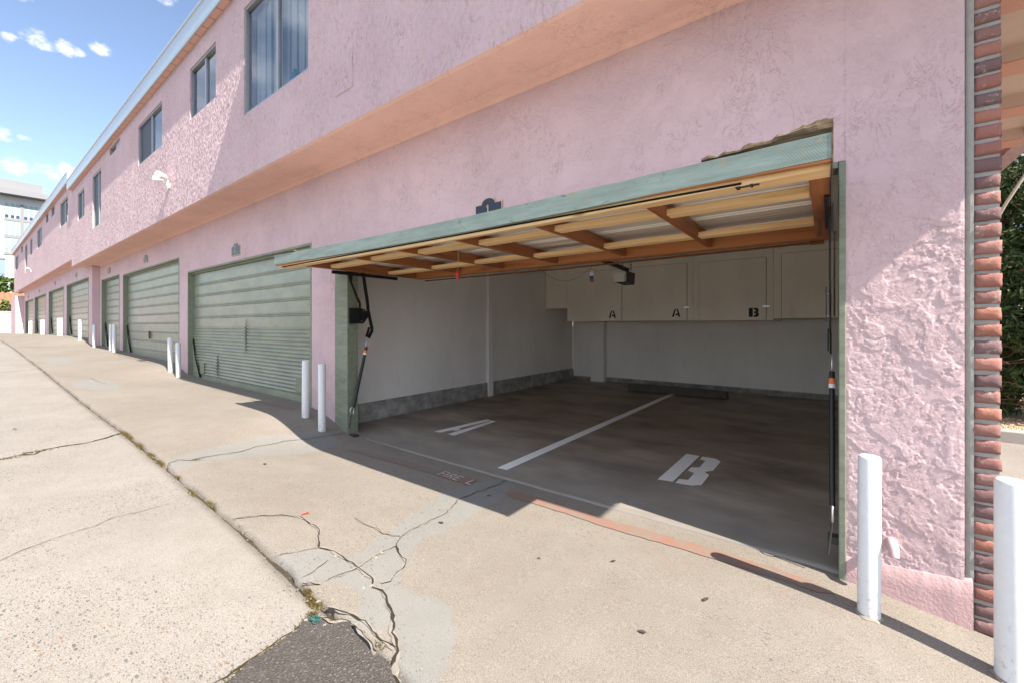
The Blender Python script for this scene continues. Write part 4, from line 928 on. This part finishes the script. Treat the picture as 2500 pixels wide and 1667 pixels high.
g=MB();g.tube([(-44.0,2.5,3.69),(-44.0,2.5,3.62)],.09,14);g.build('mount',M['white_plastic'],o);g=MB();g.tube([(-44.0,2.5,3.62),(-44.0,2.5,3.57),(-44.0,2.5,3.54)],.07,14,radii=[.075,.06,.02]);g.build('dome',M['graphite'],o)
# ================================================================ FAR END: wall, house, trees, office, wires
o=empty('garden_wall',(-48,-3,.8),'low pale pink wall closing the far end of the alley','wall')
g=MB();g.box(-48.2,-48.0,-14,2.328,.3,2.36);g.build('wall',M['pink_smooth'],o);g=MB();g.box(-48.24,-47.96,-14.01,2.325,2.36,2.42);g.build('coping',M['pink_smooth'],o)
g=MB();g.box(-80,-48.25,-20,14,.0,.6);tag(g.build('yard_ground',M['gravel']),kind='structure')
o=empty('tiled_house',(-57.5,1.5,.6),'small house with a red clay tile roof behind the end wall','house')
g=MB();g.box(-61,-55.5,-4,3.6,.6,2.9);g.build('wall',M['office'],o)
g=MB()
for i in range(24):
    y0=-4.3+i*.34
    g.add([(-55.1,y0,2.85),(-55.1,y0+.17,2.97),(-55.1,y0+.34,2.85),(-58.3,y0+.34,4.25),(-58.3,y0+.17,4.37),(-58.3,y0,4.25)],[(0,1,4,5),(1,2,3,4)])
g.add([(-61.4,-4.3,2.9),(-61.4,3.86,2.9),(-58.3,3.86,4.25),(-58.3,-4.3,4.25)],[(0,1,2,3)]);g.build('roof',M['tile'],o)
def foliage(name,mat,blobs,n,size,parent,seed=1,up=.3,needle=False):
    r=np.random.default_rng(seed);vs=[];fs=[];w=np.array([b[3] for b in blobs])**2;w=w/w.sum()
    for i in range(n):
        b=blobs[r.choice(len(blobs),p=w)];d=r.normal(size=3);d/=np.linalg.norm(d);rad=b[3]*(.55+.5*r.random()**.6)
        p=np.array(b[:3])+d*rad*np.array([1,1,b[4] if len(b)>4 else 1])
        if noise.noise(Vector(p*1.9))<-.22: continue
        u=r.normal(size=3)+d*.8;u/=np.linalg.norm(u);v=np.cross(u,r.normal(size=3));v/=np.linalg.norm(v)+1e-9
        s=size*(.5+r.random());k=len(vs);wd=.22 if needle else .5
        vs+=[p-u*s*.5,p+v*s*wd*.6,p+u*s*.7,p-v*s*wd*.6];fs.append((k,k+1,k+2,k+3))
    g=MB();g.add(vs,fs,False);return g.build(name,mat,parent,fix=False)
def tree(name,label,cat,base,trunkh,blobs,n,size,mat,seed,limbs=5):
    o=empty(name,base,label,cat);g=MB();b=Vector(base)
    g.tube([b-Vector((0,0,.2)),b+Vector((.05,.03,trunkh*.5)),b+Vector((0,0,trunkh))],.1,8,radii=[.12,.09,.06])
    for i in range(min(limbs,len(blobs))):
        c=Vector(blobs[i][:3]);g.tube([b+Vector((0,0,trunkh*.6)),(b+Vector((0,0,trunkh))+c)*.5,c],.03,6,radii=[.05,.035,.012])
    g.build('trunk',M['bark'],o);foliage('crown',mat,blobs,n,size,o,seed);return o
tree('tree','loose green tree rising above the tiled roof at the far end','tree',(-64,2.2,.6),3.2,[(-64,2.0,5.0,.55),(-64,2.9,4.7,.75),(-64,1.3,5.3,.7),(-63.6,2.5,5.7,.4),(-64,3.5,5.6,.5)],900,.34,M['leaf2'],3)
tree('shrub','green shrub in front of the tiled roof above the end wall','shrub',(-52,2.0,.6),1.4,[(-52,2.0,2.6,.34),(-52,1.5,2.4,.36),(-52,2.5,2.75,.33),(-52,2.2,3.15,.22)],520,.20,M['leaf2'],4,3)
of=empty('office_building',(-150,8,0),'white multi-storey office block with rows of tall pale green windows','office building')
XO=-140;k=140
def oy(az): return k*math.tan(math.radians(az))
def oz(sl): return H+sl*k*1.002
g=MB();g.box(XO-26,XO,-30,26,0,oz(.198));g.build('wall',M['office'],of)
g=MB();g.box(XO-26,XO+2.2,-31,oy(4.9),oz(.1981),oz(.2065));g.build('roof_slab',M['office_grey'],of)
g=MB();g.box(XO-22,XO+.5,-28,oy(4.6),oz(.2067),oz(.2217));g.build('roof_plant_screen',M['office_grey'],of)
for za,zb in ((.1641,.1601),(.1380,.1340),(.1115,.108)):
    g=MB();g.box(XO+.0,XO+.12,oy(2.38),oy(6.0),oz(zb),oz(za));g.build('band',M['office_grey'],of)
g=MB();g.box(XO,XO+.2,oy(3.30),oy(3.50),oz(.10),oz(.187));g.build('pilaster',M['office_grey'],of)
for (a,b) in ((2.43,2.64),(2.76,2.97),(3.06,3.27),(3.52,3.73),(3.83,4.04),(4.13,4.34),(4.45,4.66)):
    for zt,zb in ((.1865,.1648),(.1596,.1384),(.1335,.1119)):
        g=MB();g.box(XO,XO+.06,oy(a),oy(b),oz(zb),oz(zt));wn=g.build('window',M['office_glass'],of)
        if zt>.18: g=MB();g.box(XO+.061,XO+.09,oy(a)+.01,oy(b)-.01,oz(zb)+.02,oz(zb)+.55);g.build('spandrel',M['office_dark'],wn)
an=empty('annex_building',(-112,-6,0),'blue-grey panelled annex standing before the white office block','building')
g=MB();g.box(-118,-110,-26,oy(2.46)*110/140,0,H+.1005*110);g.build('wall',M['annex'],an);g=MB();g.box(-118.1,-109.9,-26,oy(2.47)*110/140,H+.1006*110,H+.103*110);g.build('parapet',M['office_grey'],an)
for z0,z1,l in ((9.45,9.95,'upper thin power line crossing before the office block'),(8.8,9.25,'middle thin power line crossing before the office block'),(6.8,6.95,'lowest thin power line crossing before the annex')):
    g=MB();g.tube([(-70,-30+40*t,z0+(z1-z0)*((-30+40*t)/4.)*.25-.0+.6*(2*t-1)**2*0) for t in np.linspace(0,1,12)],.022,6);tag(g.build('power_line',M['wire']),l,'wire')
# ================================================================ RIGHT EDGE: path, kerb, gravel, junipers, cable
xs3=axis_vals([(.74,8,.3)]);ys3=axis_vals([(3.045,8.2,.3)])
grid_object('path',M['path'],xs3,ys3,lambda X,Y:-.13+0*X)
g=MB();g.box(.66,9,8.2,8.42,-.3,.02);tag(g.build('kerb',M['grout'],None,.012),kind='structure')
g=MB();g.box(.66,9,8.42,16,-.3,-.02);tag(g.build('gravel_bed',M['gravel']),kind='structure')
g=MB();rd=random.Random(9)
for i in range(1100):
    x=rd.uniform(1.2,4);y=rd.uniform(8.45,9.6);s=rd.uniform(.008,.022);b=Vector((x,y,-.018));g.add([b+Vector((-s,0,0)),b+Vector((0,-s,0)),b+Vector((s,0,0)),b+Vector((0,s,0)),b+Vector((0,0,s))],[(0,1,4),(1,2,4),(2,3,4),(3,0,4)])
tag(g.build('gravel_stones',simple('gravel stone',(.46,.37,.26),.9,0,.2,.5,40)),'loose tan gravel under the junipers','gravel',kind='stuff')
def juniper(x,y,h,label,seed):
    o=empty('juniper_shrub',(x,y,-.02),label,'shrub','junipers behind the brick edge');rd=random.Random(seed);g=MB()
    g.tube([(x,y,-.1),(x+.05,y,h*.4),(x,y,h*.8)],.08,8,radii=[.09,.06,.03])
    for i in range(130):
        z=rd.uniform(.15,h*.85);a=rd.uniform(0,6.28);r=rd.uniform(.3,.85);p=Vector((x,y,z));q=p+Vector((math.cos(a)*r,math.sin(a)*r,rd.uniform(-.1,.35)));m=(p+q)/2+Vector((rd.uniform(-.1,.1),rd.uniform(-.1,.1),rd.uniform(-.1,.1)));e=q+Vector((rd.uniform(-.25,.25),rd.uniform(-.25,.25),rd.uniform(-.15,.2)))
        g.tube([p,m,q,e],.008,5,radii=[.014,.009,.006,.003])
    g.build('branches',M['twig'],o)
    bl=[]
    for i in range(60):
        z=rd.uniform(.25,h);rr=.75*(1-.25*z/h);a=rd.uniform(0,6.28);bl.append((x+math.cos(a)*rr*rd.uniform(.6,1),y+math.sin(a)*rr*rd.uniform(.6,1),z,rd.uniform(.14,.3),1.0))
    foliage('foliage',M['leaf'],bl,26000,.095,o,seed,needle=True)
juniper(1.55,10.9,3.9,'juniper in the second row, mostly hidden behind the brick edge',5);juniper(2.45,10.8,4.1,'juniper in the second row between the two front junipers',6)
juniper(1.75,9.75,3.6,'tall juniper directly behind the brick edge, its dry twigs bare in the middle',1);juniper(2.75,9.7,3.9,'tall juniper at the right frame edge behind the path',2);juniper(3.9,10.2,3.6,'juniper farther right behind the gravel bed',3)
g=MB();g.tube([(.70,3.25,1.93),(.73,3.23,2.01),(.80,3.22,2.16),(.93,3.2,2.45),(1.15,3.2,2.95),(1.4,3.2,3.42)],.007,8);tag(g.build('cable',M['cable']),'thin pale cable running down to the brick edge','cable')
# ================================================================ SMALL THINGS ON THE GROUND
def dead_leaf(x,y,s,rot,label):
    g=MB();z=float(gz(x,y))+.016;P=[(-1,0,.1),(-.5,.42,.0),(.1,.5,.12),(.6,.3,.02),(1,0,.2),(.5,-.4,.05),(-.1,-.45,.15),(-.6,-.35,.02)];c,s_=math.cos(rot),math.sin(rot)
    g.add([(x+(a*c-b*s_)*s,y+(a*s_+b*c)*s,z+e*s*.5) for a,b,e in P]+[(x,y,z)],[(i,(i+1)%8,8) for i in range(8)]);tag(g.build('dry_leaf',M['dryleaf'],fix=False),label,'leaf','dry leaves on the concrete')
for x,y,s,r,l in [(-2.13,2.01,.022,.3,'curled dark leaf on the grey repair strip'),(-.49,2.27,.022,1.2,'dark dry leaf on the tan concrete below the letter B'),(-.67,1.87,.02,.2,'dark dry leaf nearest the lower frame edge'),(-4.11,1.69,.024,.1,'dark leaf lying on the lit driveway left of the long shadow'),(-1.0,2.31,.017,.9,'small dry leaf between the red stripe and the tan concrete'),(-1.36,2.07,.012,0.,'tiny dark crumb of leaf on the tan concrete mid-drive'),(-2.19,2.59,.02,1.,'dark leaf in the door shadow beside the crack'),(-6.91,.36,.03,.4,'dark leaf on the speckled alley at the left')]: dead_leaf(x,y,s,r,l)
def gzt(x,y): return float(gz(x,y))
g=MB();x,y=-2.83,1.42;z=gzt(x,y)+.012;g.beam((x-.006,y-.018,z),(x+.008,y+.02,z+.008),.009,.004);g.beam((x-.018,y-.012,z),(x+.002,y-.02,z+.003),.008,.004);tag(g.build('plastic_scrap',M['red']),'bright red scrap of plastic on the driveway near the crack','litter')
g=MB();rd=random.Random(4);x,y=-1.855,.975;z=gzt(x,y)+.018
for i in range(9):
    a=rd.uniform(0,6.28);L=[(x+rd.uniform(-.03,.03),y+rd.uniform(-.02,.02),z+rd.uniform(0,.012)) for _ in range(4)];g.tube(L,.0018,5)
tag(g.build('cord_tangle',M['teal']),'tangled teal cord on the edge of the asphalt','litter')
g=MB();rd=random.Random(11)
for (x,y,s) in [(-1.89,.95,.025),(-1.8,.99,.022),(-1.74,.985,.014),(-1.69,.99,.014),(-1.36,1.045,.016),(-2.25,1.30,.02),(-2.08,1.44,.03),(-1.88,1.285,.024),(-1.97,1.05,.018),(-1.93,1.10,.016),(-1.98,1.30,.02),(-1.90,1.25,.02),(-2.10,1.50,.022),(-1.86,1.40,.018)]+[(rd.uniform(-2.2,-1.3),rd.uniform(.98,1.12),rd.uniform(.003,.010)) for _ in range(70)]+[(-1.84+rd.uniform(-.06,.06),rd.uniform(.3,.95),rd.uniform(.003,.009)) for _ in range(50)]+[(rd.uniform(-6,-2.2),1.045+rd.uniform(-.04,.05),rd.uniform(.003,.009)) for _ in range(160)]:
    P=[];z=gzt(x,y)+.010;s*=.62;ra=rd.uniform(0,3.1)
    for i in range(8):
        k=.45 if i&4 else 1.;ux=s*k*(1 if i&1 else -1)*rd.uniform(.4,1.2);uy=s*k*(1 if i&2 else -1)*rd.uniform(.3,.9);P.append((x+ux*math.cos(ra)-uy*math.sin(ra),y+ux*math.sin(ra)+uy*math.cos(ra),z+s*.5*(1 if i&4 else -.5)*rd.uniform(.5,1.1)))
    g.hexa([P[0],P[1],P[3],P[2],P[4],P[5],P[7],P[6]])
tag(g.build('rubble',M['chip']),'pale crumbs of broken concrete along the joint','rubble',kind='stuff')
g=MB();rd=random.Random(12)
for x0,y0,rx,ry,n in [(-2.07,1.05,.03,.012,120),(-1.98,1.035,.05,.015,240),(-1.91,.985,.02,.02,110),(-1.88,.94,.02,.025,110),(-1.85,.8,.015,.06,150),(-1.83,.68,.012,.05,110),(-1.52,1.09,.02,.01,60),(-5.9,1.05,.08,.015,190),(-5.71,1.055,.10,.014,200),(-5.3,1.05,.10,.013,200),(-4.88,1.05,.07,.012,150),(-4.6,1.05,.08,.012,160),(-4.47,1.27,.02,.03,160),(-4.12,1.05,.04,.01,60),(-3.41,1.05,.06,.01,80),(-5.7,.42,.03,.07,130),(-5.62,.25,.03,.06,90),(-3.7,1.03,.05,.01,60)]:
    for i in range(n):
        x=rd.gauss(x0,rx*.6);y=rd.gauss(y0,ry*.7);z=gzt(x,y)-.004;a=rd.uniform(0,6.28);h=rd.uniform(.010,.028);w=.0022;dx,dy=math.cos(a)*h,math.sin(a)*h*.7
        g.add([(x-w,y-w,z),(x+w,y+w,z),(x+dx*.5+w*.6,y+dy*.5,z+h*.6),(x+dx,y+dy,z+h*.8)],[(0,1,2),(0,2,3)])
tag(g.build('weeds',M['weed'],fix=False),'dry yellow-green weeds growing in the alley joint','weeds',kind='stuff')
# ================================================================ SKY, SUN, CAMERA
SUN=Vector((.92,-.116,1.0)).normalized(); el=math.asin(SUN.z); az=math.atan2(SUN.x,SUN.y)
W=bpy.data.worlds.new('World');S.world=W;W.use_nodes=True;t=W.node_tree;nd=t.nodes;lk=t.links;bg=nd['Background']
sky=nd.new('ShaderNodeTexSky');sky.sky_type='NISHITA';sky.sun_disc=False;sky.sun_elevation=el;sky.sun_rotation=az;sky.air_density=1.0;sky.dust_density=.25;sky.ozone_density=1.6
def wm(op,a,b=0.,c=None,clamp=False):
    n=nd.new('ShaderNodeMath');n.operation=op;n.use_clamp=clamp
    for i,v in enumerate((a,b,c)):
        if v is None: continue
        if isinstance(v,bpy.types.NodeSocket): lk.new(v,n.inputs[i])
        else: n.inputs[i].default_value=v
    return n.outputs[0]
tc=nd.new('ShaderNodeTexCoord').outputs['Generated'];sx=nd.new('ShaderNodeSeparateXYZ');lk.new(tc,sx.inputs[0])
A=wm('ARCTAN2',sx.outputs[1],wm('MULTIPLY',sx.outputs[0],-1.));E_=wm('ARCSINE',sx.outputs[2])
cv=nd.new('ShaderNodeCombineXYZ');lk.new(A,cv.inputs[0]);lk.new(wm('MULTIPLY',E_,1.5),cv.inputs[1])
nz=nd.new('ShaderNodeTexNoise');lk.new(cv.outputs[0],nz.inputs['Vector']);nz.inputs['Scale'].default_value=42;nz.inputs['Detail'].default_value=7;nz.inputs['Roughness'].default_value=.58
CL=[(.078,.424,.020,.013),(.109,.426,.022,.011),(.146,.441,.018,.012),(.046,.413,.011,.008),(.225,.545,.03,.012),(.057,.472,.015,.007),(.038,.282,.014,.012),(.063,.284,.010,.005),(.045,.241,.026,.014),(.085,.240,.020,.016),(.11,.246,.018,.016)]
m=None
for a0,e0,ra,re in CL:
    d=wm('ADD',wm('POWER',wm('ABSOLUTE',wm('DIVIDE',wm('SUBTRACT',A,a0),ra)),2.),wm('POWER',wm('ABSOLUTE',wm('DIVIDE',wm('SUBTRACT',E_,e0),re)),2.))
    v=wm('SUBTRACT',1.,d);m=v if m is None else wm('MAXIMUM',m,v)
dens=wm('ADD',wm('MULTIPLY',wm('MAXIMUM',m,-3.),.45),wm('MULTIPLY',wm('SUBTRACT',nz.outputs['Fac'],.5),2.0))
mr=nd.new('ShaderNodeMapRange');mr.interpolation_type='SMOOTHSTEP';lk.new(dens,mr.inputs['Value']);mr.inputs['From Min'].default_value=.0;mr.inputs['From Max'].default_value=.8
nz2=nd.new('ShaderNodeTexNoise');mp=nd.new('ShaderNodeVectorMath');mp.operation='MULTIPLY';lk.new(tc,mp.inputs[0]);mp.inputs[1].default_value=(1,1,2.2);lk.new(mp.outputs[0],nz2.inputs['Vector']);nz2.inputs['Scale'].default_value=3.2;nz2.inputs['Detail'].default_value=7
def ss(v,a,b):
    n=nd.new('ShaderNodeMapRange');n.interpolation_type='SMOOTHSTEP';lk.new(v,n.inputs['Value']);n.inputs['From Min'].default_value=a;n.inputs['From Max'].default_value=b;return n.outputs[0]
back=wm('MULTIPLY',ss(wm('MULTIPLY',sx.outputs[1],-1.),.10,.30),ss(nz2.outputs['Fac'],.36,.58))  # unseen bright cloud veil behind the camera, added to lift ambient light
cov=wm('MULTIPLY',mr.outputs[0],.85);cov2=wm('MULTIPLY',back,.9)
mx=nd.new('ShaderNodeMix');mx.data_type='RGBA';lk.new(cov,mx.inputs[0]);hs=nd.new('ShaderNodeHueSaturation');hs.inputs['Saturation'].default_value=.93;hs.inputs['Hue'].default_value=.503;lk.new(sky.outputs[0],hs.inputs['Color']);lk.new(hs.outputs[0],mx.inputs[6]);mx.inputs[7].default_value=(6.2,6.0,6.1,1)
mx2=nd.new('ShaderNodeMix');mx2.data_type='RGBA';lk.new(cov2,mx2.inputs[0]);lk.new(mx.outputs[2],mx2.inputs[6]);mx2.inputs[7].default_value=(6.3,6.8,7.9,1);lk.new(mx2.outputs[2],bg.inputs[0]);bg.inputs[1].default_value=.079
L=bpy.data.lights.new('sun','SUN');L.energy=3.7;L.angle=math.radians(.53);L.color=(1.,.93,.83);lo=link(bpy.data.objects.new('sun',L));lo.rotation_euler=(-SUN).to_track_quat('-Z','Y').to_euler();lo.location=(10,-5,15)
cam=bpy.data.cameras.new('camera');co=link(bpy.data.objects.new('camera',cam));F=1020.;cam.sensor_width=36;cam.lens=F/2500*36;cam.clip_start=.05;cam.clip_end=5000
yaw=math.atan(770/F);co.location=(0,0,H);co.rotation_euler=(math.pi/2,0,yaw)
cam.shift_y=(795-833.5)/2500
S.camera=co
S.view_settings.view_transform='Standard';S.view_settings.look='None';S.view_settings.exposure=1.68;S.view_settings.gamma=1
S.cycles.max_bounces=10;S.cycles.diffuse_bounces=8;S.cycles.use_denoising=True
